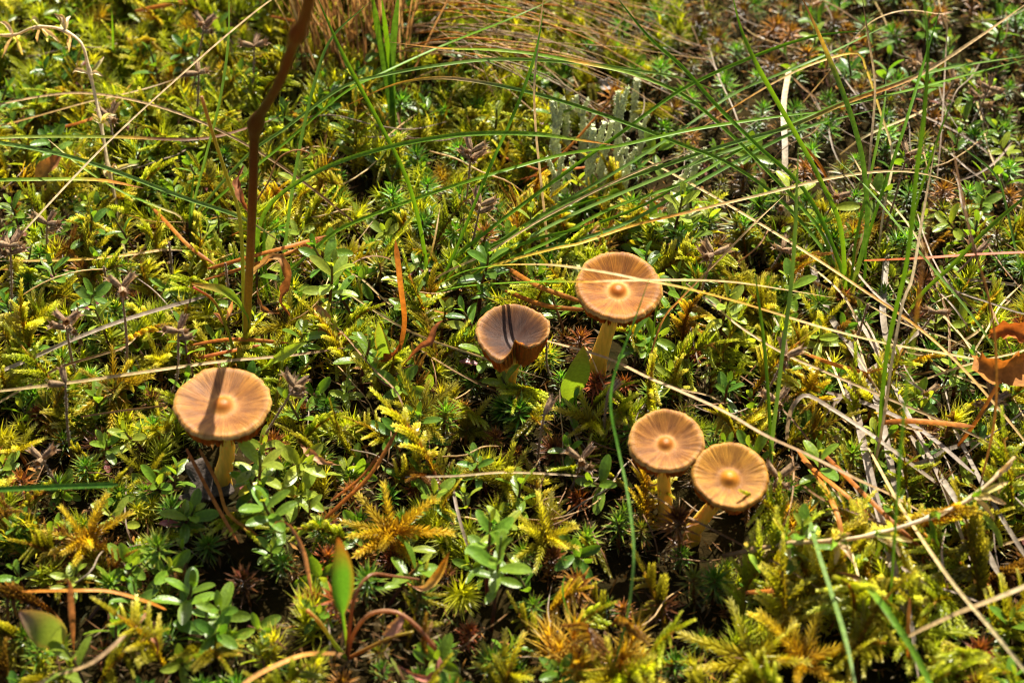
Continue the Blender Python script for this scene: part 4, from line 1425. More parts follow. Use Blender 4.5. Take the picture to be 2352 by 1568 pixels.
loose('straw', 'long straight tan straw slanting over the stout green tuft', LS, [(1490, 370, 2.4), (1620, 440, 2.8), (1756, 520, 3.2), (1870, 591, 3.4), (1971, 658, 3.5), (2105, 749, 3.4), (2206, 840, 3.0), (2307, 954, 2.4), (2390, 1060, 1.6)], 0.085, g(STR, STR, ORA, STR), tip=0.08)
loose('straw', 'thin stalk crossing upwards right of the golden mushroom', LS, [(1478, 870, 0.8), (1520, 740, 2.2), (1568, 681, 2.8), (1660, 588, 3.6), (1726, 520, 4.2), (1800, 450, 4.6)], 0.06, g(BRN, ORA, STR, STR))
loose('straw', 'thin straw starting at the golden mushroom and running down to the right', LS, [(1575, 650, 2.0), (1640, 700, 2.4), (1702, 752, 2.6), (1803, 813, 2.7), (1904, 857, 2.6), (2038, 914, 2.4), (2206, 984, 2.0), (2390, 1075, 1.4)], 0.075, STRAW)
loose('straw', 'thick tan straw end sticking in over the red stemmed moss', LS, [(2400, 1326, 4.0), (2300, 1368, 3.6), (2206, 1404, 3.2), (2120, 1443, 2.6), (2082, 1463, 2.2)], 0.12, g(PAL, STR, STR), tip=0.04, fold=0.3, up=(0.1, 0.05, 1))
loose('straw', 'long tan straw crossing the dried sprig and the yellow moss', LS, [(1990, 1020, 1.6), (2010, 1056, 1.9), (2065, 1155, 2.6), (2139, 1269, 3.2), (2206, 1360, 3.6), (2283, 1451, 3.9), (2380, 1570, 4.2)], 0.085, g(STR, STR, PAL), tip=0.05)
loose('straw', 'thin brown straw on the dark ground below the honey mushroom', LS, [(1490, 1130, 1.4), (1568, 1179, 1.7), (1669, 1232, 1.9), (1753, 1276, 1.9), (1820, 1313, 1.8), (1910, 1370, 1.4)], 0.07, g(STR, BRN, STR), fold=0.3, up=(0.1, 0.05, 1))
loose('straw', 'grey blade folded over in a sharp arch by the flattened straw', LS, [(1806, 1010, 0.8), (1812, 960, 1.5), (1826, 925, 2.0), (1853, 907, 2.2), (1904, 934, 2.1), (1971, 977, 2.0), (2038, 1024, 1.8), (2120, 1085, 1.5), (2210, 1150, 1.0)], 0.13, g(GRY, GRY, (0.20, 0.15, 0.10)), tip=0.15)
loose('straw', 'thin brown stem bending down between tan and dark mushrooms', LS, [(720, 715, 1.0), (784, 762, 1.6), (851, 840, 1.9), (911, 900, 1.9), (935, 964, 1.6), (965, 1020, 1.2), (990, 1060, 0.8)], 0.055, BROWN, fold=0.3, up=(0.1, 0.05, 1))
loose('straw', 'thin straw running under the dark mushroom past its stem', LS, [(780, 660, 1.0), (901, 739, 1.5), (985, 779, 1.7), (1086, 813, 1.7), (1160, 840, 1.5), (1254, 870, 1.0)], 0.065, g(PAL, STR, GRY))
loose('straw', 'thin dark straw parallel below the pale one under the dark mushroom', LS, [(960, 800, 1.0), (1060, 860, 1.3), (1130, 895, 1.1), (1200, 915, 0.8)], 0.05, g(STR, BRN))
loose('straw', 'broad flattened pale stem standing in the dark moss at the back', LS, [(1830, 560, 0.3), (1817, 524, 0.7), (1804, 454, 1.2), (1803, 336, 1.7), (1800, 242, 2.0), (1813, 155, 2.2)], 0.20, g(PAL, (0.5, 0.43, 0.33), PAL), tip=0.03, fold=0.2)
loose('straw', 'thick tan straw lying at the very front left', LS, [(60, 1580, 1.6), (140, 1548, 1.8), (215, 1518, 2.0), (290, 1455, 2.0), (345, 1400, 1.6)], 0.12, g(STR, (0.3, 0.2, 0.1), BRN), tip=0.05, fold=0.3, up=(0.1, 0.05, 1))
loose('straw', 'thick pale orange stalk at the very front by the sorrel rosette', LS, [(545, 1580, 2.2), (585, 1552, 2.4), (638, 1525, 2.5), (705, 1501, 2.3), (790, 1500, 1.6)], 0.13, g((0.5, 0.26, 0.09), ORA, BRN), tip=0.08, fold=0.3, up=(0.1, 0.05, 1))
loose('straw', 'smooth orange stalk lying across the dark lower left ground', LS, [(50, 1357, 2.0), (168, 1355, 2.2), (252, 1357, 2.1), (336, 1380, 1.7), (385, 1400, 1.2)], 0.105, g(RUST, (0.50, 0.20, 0.03), RUST), tip=0.05, fold=0.3, up=(0.1, 0.05, 1))
loose('straw', 'long reddish orange stalk pointing right among the straws', LS, [(1985, 598, 1.8), (2105, 593, 2.2), (2240, 584, 2.4), (2380, 578, 2.4)], 0.12, g((0.42, 0.11, 0.02), (0.36, 0.11, 0.03), (0.24, 0.09, 0.03)), tip=0.03, fold=0.3, up=(0.1, 0.05, 1))
loose('straw', 'grey brown straw below the star shaped golden moss', LS, [(1035, 1090, 1.2), (1050, 1170, 1.5), (1070, 1240, 1.4), (1090, 1290, 1.0)], 0.085, GREY)
loose('straw', 'grey straw lying across the dark ground behind the star moss', LS, [(930, 1095, 1.4), (1050, 1092, 1.6), (1160, 1084, 1.6), (1300, 1090, 1.5), (1400, 1100, 1.2)], 0.065, g(GRY, STR, GRY))
loose('straw', 'brown straw pointing at the mushroom with the folded notch', LS, [(930, 700, 1.2), (1010, 716, 1.5), (1090, 740, 1.4)], 0.06, g(STR, ORA, BRN))
loose('straw', 'thin dry stem bent like a hairpin at the back right', LS, [(1845, 235, 0.8), (1900, 170, 2.4), (1960, 90, 3.6), (2010, 45, 4.2), (2080, 24, 4.4), (2150, 32, 4.2), (2174, 40, 4.0), (2172, 130, 2.8), (2160, 330, 1.6), (2140, 520, 0.6)], 0.055, g(STR, STR, GRY, BRN), n=60, fold=0.3, up=(0.1, 0.05, 1))
loose('straw', 'yellow straw kinked at a joint right of the stout green tuft', LS, [(2010, 640, 0.3), (2030, 480, 1.6), (2050, 360, 2.4), (2020, 250, 3.4), (1990, 160, 4.0), (1965, 122, 4.2), (1860, 150, 4.0), (1760, 200, 3.6), (1660, 262, 3.0), (1570, 320, 2.2)], 0.075, g(BRN, PAL, PAL, YEL, YEL, STR, ORA, STR), n=56)
loose('straw', 'brown straw stalk standing upright behind the kinked yellow one', LS, [(1988, 600, 0.3), (1992, 480, 1.8), (2000, 340, 3.2), (2010, 200, 4.6), (1995, 90, 5.6), (1978, -20, 6.6)], 0.08, g(BRN, GRY, STR, BRN))
loose('straw', 'thin brown straw crossing upright in front of the curled leaf', LS, [(2250, 1120, 2.0), (2285, 960, 4.0), (2287, 800, 5.8), (2270, 680, 7.0), (2235, 560, 8.2), (2200, 400, 9.4), (2180, 280, 10.2)], 0.07, g(BRN, ORA, BRN, BRN))
loose('straw', 'pale straw bent upright beside the thick green blade', LS, [(2000, 1120, 0.8), (2030, 960, 2.4), (2050, 820, 3.8), (2075, 690, 5.0), (2095, 640, 5.4), (2122, 480, 6.6), (2150, 330, 7.6)], 0.08, g(STR, PAL, PAL, STR))

for i, (pts, wd) in enumerate([
    ([(1837, 520, 0.6), (1864, 604, 0.9), (1887, 682, 1.0), (1921, 749, 1.1), (1971, 823, 1.2), (2015, 924, 1.3), (2038, 1024, 1.3), (2060, 1150, 1.2)], 0.2),
    ([(2040, 540, 0.7), (2032, 640, 1.0), (2028, 720, 1.1), (2040, 800, 1.1)], 0.2),
    ([(1950, 860, 0.8), (1968, 950, 1.2), (1992, 1060, 1.4), (2020, 1180, 1.5), (2060, 1330, 1.5), (2090, 1440, 1.2)], 0.22),
    ([(2170, 720, 0.9), (2100, 770, 1.2), (2040, 820, 1.3), (1960, 880, 1.2), (1890, 960, 0.8)], 0.13),
    ([(1930, 600, 0.6), (1950, 700, 1.0), (2000, 780, 1.2), (2090, 960, 1.4), (2160, 1100, 1.4), (2230, 1290, 1.2)], 0.19),
    ([(2260, 1010, 0.9), (2180, 1030, 1.2), (2120, 1060, 1.4), (2050, 1080, 1.2)], 0.12),
    ([(2090, 1000, 0.8), (2150, 1080, 1.3), (2230, 1200, 1.6), (2300, 1330, 1.6)], 0.17),
    ([(2180, 960, 0.8), (2230, 1060, 1.2), (2290, 1170, 1.4), (2370, 1300, 1.2)], 0.12),
    ([(2060, 1230, 1.0), (2080, 1330, 1.4), (2095, 1440, 1.6), (2110, 1560, 1.6)], 0.15),
    ([(1900, 900, 1.2), (2000, 930, 1.5), (2120, 990, 1.6), (2240, 1090, 1.4)], 0.13)]):
    loose('straw', ('broad ' if wd > 0.16 else 'narrower ') + 'grey flattened dead blade lying near ' + near(P(pts[1][0], pts[1][1], 0)), 'flattened grey straw', pts, wd, g(GRY, (0.30, 0.25, 0.19), GRY), tip=0.08, fold=0.25)


def random_straws():
    r_ = random.Random(77)

    def one(px, py, ang, length, h, wd, stops, label, group, bend=0.3, rnd=False):
        pts = []
        n = 5
        a = ang
        x, y = px, py
        for k in range(n):
            t = k / (n - 1)
            pts.append((x, y, max(0.25, h * math.sin(math.pi * (0.15 + 0.7 * t)) + r_.uniform(-.1, .1))))
            x += math.cos(a) * length / (n - 1)
            y -= math.sin(a) * length / (n - 1)
            a += r_.uniform(-bend, bend)
        tone = {id(STRAW): 'tan', id(GREY): 'grey', id(PALE): 'pale', id(BROWN): 'brown', id(GOLD): 'golden'}[id(stops)]
        loose('straw', tone + ' ' + label + ' near ' + near(P(px, py, 0)), group, pts, wd, stops, n=14, round_=rnd)

    for k in range(92):      # right hand tangle
        px, py = r_.gauss(2060, 200), r_.gauss(820, 330)
        one(px, py, r_.choice([R(-55), R(-60), R(25), R(120), R(-30)]) + r_.uniform(-.35, .35), r_.uniform(130, 420), r_.uniform(0.9, 2.0), r_.uniform(0.035, 0.085),
            r_.choice([STRAW, GREY, PALE, GREY, BROWN]), 'loose straw in the tangle', 'straw tangle')
    for k in range(40):     # at the back right
        px, py = r_.uniform(1300, 2300), r_.uniform(-60, 420)
        one(px, py, r_.uniform(0, 6.28), r_.uniform(80, 300), r_.uniform(0.8, 2.0), r_.uniform(0.025, 0.05), r_.choice([STRAW, GREY, GREY, BROWN]),
            'fine dry straw on dark ground', 'fine straws at the back', 0.5, True)
    for k in range(34):     # left
        px, py = r_.uniform(-50, 1100), r_.uniform(60, 800)
        one(px, py, r_.uniform(-.6, .9), r_.uniform(100, 380), r_.uniform(0.9, 2.0), r_.uniform(0.03, 0.055), r_.choice([STRAW, GREY, PALE, GOLD]),
            'thin dry straw over moss', 'fine straws on the moss', 0.4, True)
    for k in range(64):     # front and middle
        px, py = (r_.uniform(150, 1800), r_.uniform(820, 1580)) if k < 40 else (r_.gauss(1330, 130), r_.gauss(1090, 60))
        one(px, py, r_.uniform(0, 6.28), r_.uniform(70, 260), r_.uniform(0.7, 1.5), r_.uniform(0.03, 0.055), r_.choice([STRAW, GREY, BROWN, BROWN]),
            'thin twig among haircap moss', 'twigs among the haircap moss', 0.5, True)


random_straws()


def tussock():
    """the dry brown grass clump at the back"""
    r_ = random.Random(5)
    o = P(800, 40, 0)
    rt = link('dry_grass_tussock', None, None, o)
    tag(rt, 'dense tussock of dry brown grass stalks behind the moss', 'grass')
    for k in range(330):
        px, py = r_.uniform(640, 1000), r_.uniform(-150, 175)
        if py > 90:
            px = r_.uniform(690, 930)
            py += r_.uniform(0, 50)
        h = r_.uniform(4, 11)
        b = P(px, py, 0.1)
        a = r_.uniform(0, 6.28)
        sp = r_.uniform(0.0, 0.45) * h
        tip = b + np.array([math.cos(a) * sp + (px - 820) / 100 * 0.6, math.sin(a) * sp, h])
        mid = b * 0.45 + tip * 0.55 + np.array([r_.uniform(-.3, .3), r_.uniform(-.3, .3), 0.4])
        q = spline([b, mid, tip], 9)
        t = np.linspace(0, 1, 9)
        V, F = blade(q, np.maximum(0.012, r_.uniform(0.045, 0.095) * (1 - t ** 3)), (r_.uniform(-.6, .6), -1, 0.3), 0.4)
        stops = r_.choice([g((0.15, 0.07, 0.025), (0.38, 0.23, 0.09), STR), g(BRN, (0.36, 0.20, 0.07), STR), g(BRN, (0.30, 0.17, 0.07), BRN), g(BRN, STR, PAL)])
        link('blade', MB().add(V - o, F, np.repeat(ramp(stops, t), 3, axis=0)).mesh('blade', M_STRAW), rt)
    for k in range(95):       # bent over to the right
        px, py = r_.uniform(820, 1060), r_.uniform(-120, 150)
        ex, ey = r_.uniform(1130, 1640), py + r_.uniform(-30, 190)
        mh = r_.uniform(1.4, 4.0)
        q = spline([P(px, py, 0.3), P(px * .7 + ex * .3, py * .75 + ey * .25 - 40, mh), P(px * .35 + ex * .65, py * .45 + ey * .55 - 35, mh * 1.05), P(ex, ey, r_.uniform(0.6, 1.6))], 20)
        t = np.linspace(0, 1, 20)
        V, F = tube(q, np.maximum(0.008, r_.uniform(0.02, 0.038) * (1 - 0.6 * t)), 5)
        stops = r_.choice([g(BRN, STR, GRY), g(BRN, (0.36, 0.24, 0.12), STR), g(STR, GRY, GRY), g(BRN, ORA, STR)])
        link('blade', MB().add(V - o, F, np.repeat(ramp(stops, t), 5, axis=0)).mesh('blade', M_STRAW), rt)


tussock()

# ------------------------------------------------------------------ pine needles
def needle(pts, wd=0.12, label='', group='fallen pine needles', stops=None):
    loose('pine_needle', label, group, pts, wd, stops or g((0.30, 0.10, 0.02), RUST, (0.46, 0.17, 0.025), (0.25, 0.08, 0.02)), mat=M_STRAW, cat='pine needle', tip=0.12, fold=-0.5)


for lab, pts, wd in [
    ('rusty pine needle running right from the sorrel stem, upper of two', [(477, 618, 1.6), (571, 591, 2.0), (672, 564, 2.1), (750, 541, 1.8)], 0.13),
    ('rusty pine needle running right from the sorrel stem, lower of two', [(470, 643, 1.4), (571, 612, 1.8), (680, 575, 1.9), (745, 548, 1.8)], 0.11),
    ('orange pine needle slanting down to the brown grass sheath', [(350, 478, 1.2), (386, 515, 1.6), (437, 568, 1.8), (497, 610, 1.4)], 0.12),
    ('orange pine needle lying behind the tan mushroom among thyme', [(440, 792, 1.4), (537, 779, 1.7), (665, 788, 1.4)], 0.12),
    ('short orange pine needle lying just behind the tan mushroom', [(455, 822, 1.5), (520, 808, 1.6), (600, 792, 1.4)], 0.11),
    ('stout dark red needle leaning upright left of the dark mushroom', [(916, 812, 0.8), (929, 739, 2.0), (920, 655, 3.4), (908, 550, 5.0)], 0.17),
    ('rusty needle slanting down to the golden mushroom, upper of two', [(1165, 615, 1.4), (1238, 658, 1.8), (1345, 696, 1.6)], 0.15),
    ('rusty needle running into the golden mushroom, lower of two', [(1160, 668, 1.2), (1254, 702, 1.5), (1352, 712, 1.5)], 0.14),
    ('orange needle leaning on the tan mushroom stem, left of two', [(428, 1030, 2.2), (487, 1142, 1.8), (548, 1248, 1.4)], 0.10),
    ('orange needle leaning on the tan mushroom stem, right of two', [(458, 1030, 2.4), (500, 1110, 2.0), (525, 1180, 1.7), (600, 1235, 1.2)], 0.10),
    ('long rust needle curving down beside the honey mushroom', [(1830, 1030, 1.2), (1880, 1098, 1.7), (1921, 1175, 2.0), (1940, 1265, 1.7)], 0.14),
    ('straight rust needle crossing the curved one by the honey mushroom', [(1842, 1055, 1.4), (1935, 1130, 1.9), (2000, 1185, 1.6)], 0.13),
    ('long orange needle slanting under the dried sprig', [(1880, 1030, 1.2), (1988, 1138, 1.7), (2072, 1219, 1.8), (2125, 1265, 1.4)], 0.13),
    ('orange needle pair lying in front of the curled dead leaf', [(2016, 971, 2.0), (2105, 967, 2.2), (2240, 979, 2.0)], 0.17),
    ('orange needle lying under the flattened straw', [(1850, 812, 1.2), (1920, 838, 1.5), (1995, 858, 1.4)], 0.12),
    ('orange needle on the dark ground below the honey mushroom', [(1712, 1360, 1.4), (1780, 1356, 1.6), (1852, 1346, 1.5)], 0.13),
    ('orange needle leaning out of the golden feather moss frond', [(738, 1198, 1.0), (790, 1150, 1.6), (850, 1090, 2.2), (915, 985, 3.0)], 0.11),
    ('thin rust needle beside the leaning one at the golden moss', [(760, 1150, 1.0), (830, 1095, 1.5), (872, 1040, 2.0)], 0.08),
    ('rust needle under the long straws at the left', [(135, 295, 1.4), (190, 280, 1.7), (242, 260, 1.6)], 0.13),
    ('broad rust needle lying at the back beside the dry tussock', [(310, 26, 1.6), (380, 12, 1.9), (460, -4, 1.8)], 0.16),
    ('red brown needle at the foot of the dry tussock', [(620, 38, 1.4), (700, 52, 1.8), (790, 62, 1.6)], 0.13),
    ('orange needle stuck upright in the dark moss, taller of two', [(1905, 420, 0.8), (1880, 375, 1.4), (1842, 330, 2.0)], 0.10),
    ('orange needle stuck upright in the dark moss, shorter of two', [(1895, 440, 0.6), (1868, 400, 1.2), (1835, 360, 1.6)], 0.07),
    ('orange needle leaning through the lichen stalks', [(1202, 420, 0.8), (1290, 355, 1.8), (1395, 240, 3.2)], 0.09),
    ('rust needle lying at the foot of the lichen stalks', [(1195, 412, 1.0), (1300, 390, 1.4), (1440, 375, 1.2)], 0.08),
    ('rust needle under the dried seedheads in the middle', [(1148, 358, 1.2), (1200, 378, 1.4), (1250, 395, 1.2)], 0.08),
    ('rust coloured leaf stalk leaning at the curled dead leaf', [(2195, 1030, 1.0), (2240, 970, 2.0), (2300, 868, 3.4)], 0.11),
    ('red brown needle upright at the front among yellow moss', [(2090, 1540, 1.0), (2085, 1460, 1.8), (2090, 1370, 2.4)], 0.10)]:
    needle(pts, wd, lab)


# ------------------------------------------------------------------ dried thyme seed heads
def calyx_mb(seed):
    r_ = np.random.default_rng(seed)
    n = 12
    prof = [(0.0, 0.02), (0.06, 0.05), (0.18, 0.075), (0.32, 0.08), (0.42, 0.085)]
    V, C, F = [], [], []
    for i, (x, rr) in enumerate(prof):
        for j in range(n):
            a = 2 * math.pi * j / n
            k = rr * (1.12 if j % 2 else 0.88)
            V.append((x, k * math.cos(a), k * math.sin(a) - 0.03 * x * x * 4))
            C.append(np.array([0.27, 0.18, 0.10]) * (1.5 if j % 2 else 0.62))
    for i in range(len(prof) - 1):
        for j in range(n):
            F.append((i * n + j, i * n + (j + 1) % n, (i + 1) * n + (j + 1) % n, (i + 1) * n + j))
    b = (len(prof) - 1) * n
    for j in range(0, n, 2):       # teeth, flared
        a = 2 * math.pi * (j + 0.5) / n
        q = 0.15 * r_.uniform(0.8, 1.3)
        V.append((0.42 + 0.09 * r_.uniform(0.7, 1.3), q * math.cos(a), q * math.sin(a) - 0.02))
        C.append(np.array([0.26, 0.15, 0.09]))
        F.append((b + j, b + (j + 1) % n, len(V) - 1))
    mb = MB().add(V, F, C)
    for _ in range(26):           # hairs
        a = r_.uniform(0, 6.28)
        x = r_.uniform(0.1, 0.5)
        p = np.array([x, 0.08 * math.cos(a), 0.08 * math.sin(a)])
        d = nrm((0.7, math.cos(a), math.sin(a))) * r_.uniform(0.05, 0.11)
        s = np.array([0, -math.sin(a), math.cos(a)]) * 0.005
        mb.add([p - s, p + s, p + d], [(0, 1, 2)], (0.4, 0.33, 0.27))
    return mb


CALYX = [calyx_mb(i).mesh('calyx', M_WOOD) for i in range(4)]


def seedhead(base, head, n, label, hb=0.4, hh=None, seed=0):
    r_ = random.Random(seed)
    b = P(*base, hb)
    hd = at_y(head[0], head[1], b[1] + r_.uniform(-.4, .2))
    if hh:
        hd = P(*head, hh)
    b0 = b.copy()
    b0[2] = gz(b[0], b[1])
    rt = link('dried_seedhead', None, None, b0)
    tag(rt, label, 'seedhead', 'dried thyme seedheads')
    path = spline([(0, 0, 0), b - b0, (b - b0) * .6 + (hd - b0) * .4 + np.array([r_.uniform(-.12, .12), r_.uniform(-.1, .1), 0]), (hd - b0) * 0.98], 18)
    V, F = tube(path, np.linspace(0.042, 0.03, 18), 6)
    V = V + rng.normal(0, 0.004, V.shape)
    mb = MB().add(V, F, np.repeat(ramp(g((0.16, 0.10, 0.06), (0.28, 0.20, 0.13), (0.30, 0.19, 0.115)), np.linspace(0, 1, 18)), 6, axis=0))
    for k in range(110):             # short stiff hairs
        i = r_.randrange(1, 17)
        p = path[i] * .5 + path[i + 1 if i < 17 else i] * .5
        a = nrm((r_.uniform(-1, 1), r_.uniform(-1, 1), r_.uniform(-.4, .4)))
        t = nrm(path[min(17, i + 1)] - path[i])
        s = np.cross(a, t) * 0.005
        q = p + a * 0.03 + t * r_.uniform(-.1, .1)
        mb.add([q - s, q + s, q + a * 0.055], [(0, 1, 2)], (0.36, 0.30, 0.26))
    link('stem', mb.mesh('stem', M_WOOD), rt)
    a0 = r_.uniform(0, 6.28)
    ax = nrm(path[-1] - path[-3])
    for k in range(n):
        lvl = 0 if k < 3 else 1
        a = a0 + 2 * math.pi * k / 3.0 + r_.uniform(-.4, .4) + lvl * 0.6
        d = nrm(np.array([math.cos(a), math.sin(a), 0]) * r_.uniform(0.7, 1.1) + ax * r_.uniform(0.35, 0.9))
        x, y, z = frame_x(d, ax + (0.02, 0, 0))
        p = path[-1] - ax * (0.32 * lvl)
        link('calyx', CALYX[r_.randrange(4)], rt, None, mat4(x, y, z, p, r_.uniform(1.0, 1.35)))
    return rt


for i, (b, h, n, lab) in enumerate([
    ((430, 245), (470, 52), 5, 'tall hairy seedhead with four open cups by the diagonal pale straw'),
    ((440, 312), (457, 165), 3, 'seedhead stalk with paired cups crossed by the diagonal pale straw'),
    ((568, 240), (584, 104), 3, 'seedhead stalk standing in front of the dry tussock edge'),
    ((265, 375), (252, 268), 4, 'small seedhead under the long arched straw at the left'),
    ((120, 590), (108, 512), 4, 'low seedhead over the left feather moss by the pale straw foot'),
    ((20, 760), (24, 560), 6, 'large seedhead crossed by the pale diagonal straw near its foot'),
    ((289, 862), (279, 655), 4, 'slim seedhead stalk behind the crossing grey straw'),
    ((181, 874), (151, 735), 6, 'broad brown seedhead standing over the grey straw'),
    ((393, 915), (410, 757), 4, 'pale seedhead with spread cups just behind the tan mushroom'),
    ((165, 1050), (150, 878), 2, 'bent seedhead stalk with one cup left of the tan mushroom'),
    ((590, 1035), (678, 885), 5, 'leaning seedhead right of the tan mushroom cap'),
    ((1063, 530), (1083, 345), 6, 'seedhead with splayed cups left of the lichen stalks'),
    ((1075, 590), (1103, 470), 5, 'seedhead below the splayed one among fork moss'),
    ((2031, 530), (2085, 350), 4, 'hairy seedhead leaning right behind the stout green tuft'),
    ((1870, 540), (1922, 450), 4, 'seedhead with rusty cups among the crossing green blades'),
    ((1772, 545), (1800, 470), 3, 'small seedhead in front of the broad pale stem'),
    ((2225, 305), (2273, 200), 4, 'seedhead at the back right above the thyme'),
    ((2150, 255), (2193, 185), 2, 'short seedhead at the back right by the green blades'),
    ((2095, 245), (2115, 150), 3, 'seedhead at the back beside the hairpin straw'),
    ((1578, 740), (1640, 580), 4, 'seedhead stalk right of the golden mushroom'),
    ((1752, 650), (1798, 572), 3, 'seedhead above the thyme cluster right of the golden mushroom'),
    ((1726, 962), (1806, 815), 4, 'leaning seedhead between the V blades'),
    ((2150, 680), (2243, 580), 2, 'dark seedhead leaning under the reddish orange stalk'),
    ((2190, 1020), (2285, 918), 5, 'seedhead with spread cups at the foot of the curled dead leaf'),
    ((2090, 955), (2128, 905), 2, 'single cup seedhead beside the orange needle pair'),
    ((1776, 985), (1786, 920), 4, 'low seedhead between the V blades close to their root'),
    ((1735, 1185), (1788, 1095), 5, 'pale seedhead touching the rim of the honey mushroom'),
    ((1310, 1130), (1335, 1052), 4, 'blurred seedhead left of the twin mushrooms'),
    ((150, 1130), (96, 1052), 3, 'seedhead bending over the lower left thyme'),
    ((1180, 905), (1090, 770), 0, 'bare dark twig curving past the dark mushroom rim'),
    ((1390, 1010), (1395, 905), 1, 'thin stalk with one cup between moss tufts left of the twin mushrooms'),
    ((2270, 300), (2250, 225), 4, 'leaning hairy seedhead at the back right corner'),
    ((1925, 640), (1960, 560), 0, 'bare hairy stalk left of the stout green tuft'),
    ((393, 650), (388, 555), 0, 'bare grey stalk left of the brown grass sheath'),
    ((248, 700), (238, 610), 0, 'bare grey stalk among the left thyme'),
    ((525, 745), (517, 600), 0, 'bare grey stalk by the sorrel leaves'),
    ((1940, 830), (1995, 695), 0, 'bare dark stalk leaning over the grey flattened straw'),
    ((1270, 880), (1255, 780), 0, 'bare dark twig upright between dark and golden mushrooms'),
    ((1235, 1060), (1250, 950), 1, 'bare dark stalk on the haircap moss left of the twin mushrooms'),
    ((2090, 790), (2150, 715), 2, 'dark seedhead remains leaning by the pale bent straw')]):
    seedhead(b, h, n, lab, seed=i)


# ------------------------------------------------------------------ lichen stalks
def lichen(base, top, r0, tips, seed, label):
    r_ = np.random.default_rng(seed)
    b = P(*base, 0.3)
    t_ = at_y(top[0], top[1], b[1] + r_.uniform(-.2, .2))
    rt = link('lichen_stalk', None, None, b)
    tag(rt, label, 'lichen', 'grey green lichen stalks')
    H = t_ - b

    def stalk(p0, p1, ra, rb, n=20, m=10, wob=0.06):
        pth = spline([p0, p0 * .66 + p1 * .34 + r_.normal(0, wob, 3), p0 * .33 + p1 * .67 + r_.normal(0, wob, 3), p1], n)
        V, F = tube(pth, np.linspace(ra, rb, n) * 1.2 * r_.uniform(0.85, 1.15, n), m)
        ctr = np.repeat(pth, m, axis=0)
        V = ctr + (V - ctr) * r_.uniform(0.65, 1.4, (len(V), 1))
        c = np.array([0.60, 0.63, 0.38])
        C = c * r_.uniform(0.7, 1.2, (len(V), 1)) + np.array([0.03, 0.02, 0.0]) * r_.random((len(V), 1))
        mb = MB().add(V, F, C)
        for _ in range(int(60 * np.linalg.norm(p1 - p0))):     # granules
            q = V[r_.integers(len(V))]
            s = r_.uniform(0.018, 0.04)
            e = r_.normal(0, 1, (4, 3)) * s
            mb.add(q + e, [(0, 1, 2), (0, 2, 3), (0, 3, 1), (1, 3, 2)], c * r_.uniform(0.75, 1.35))
        return mb
    end = H * (0.7 if tips else 1.0)
    link('stalk', stalk(np.array([0, 0, -0.4]), end, r0 * 1.1, r0 * 0.8).mesh('stalk', M_LICHEN, smooth=False), rt)
    for k in range(tips):
        a = 2 * math.pi * k / max(1, tips) + r_.uniform(-.4, .4)
        sp = r_.uniform(0.12, 0.28)
        e = H * r_.uniform(0.92, 1.05) + np.array([math.cos(a) * sp, math.sin(a) * sp * 0.5, 0])
        br = link('branch', stalk(end * 0.96 + np.array([math.cos(a), math.sin(a), 0]) * r0 * 0.4, e, r0 * 0.62, r0 * 0.4, 9, 8, 0.03).mesh('branch', M_LICHEN, smooth=False), rt)


for i, (b, t, r0, n) in enumerate([
    ((1282, 492), (1276, 360), .125, 2), ((1284, 400), (1276, 232), .13, 3), ((1302, 470), (1312, 350), .10, 1), ((1316, 265), (1314, 184), .07, 0), ((1338, 345), (1337, 222), .10, 2),
    ((1304, 320), (1300, 225), .09, 2), ((1348, 455), (1368, 290), .16, 3), ((1382, 450), (1394, 285), .13, 1), ((1413, 380), (1424, 212), .12, 4), ((1448, 285), (1464, 182), .10, 0),
    ((1412, 440), (1428, 315), .10, 1), ((1466, 365), (1480, 268), .10, 2), ((1425, 450), (1452, 338), .10, 2), ((1545, 505), (1562, 385), .12, 1), ((1584, 470), (1602, 345), .10, 2),
    ((1350, 345), (1366, 262), .08, 0), ((965, 640), (958, 598), .12, 0), ((1000, 1160), (1012, 1110), .10, 1)]):
    lab = ('stout' if r0 > 0.115 else 'slender') + ' pale crusty lichen stalk with ' + ('a single blunt tip', 'one side branch', 'a forked tip', 'three tips', 'four finger-like tips')[n] + ', behind the golden mushroom'
    if i == 16:
        lab = 'short pale lichen stalk at the foot of the sweeping grass tuft'
    if i == 17:
        lab = 'small pale lichen stalk behind the star shaped golden moss'
    lichen(b, t, r0, n, 40 + i, lab)


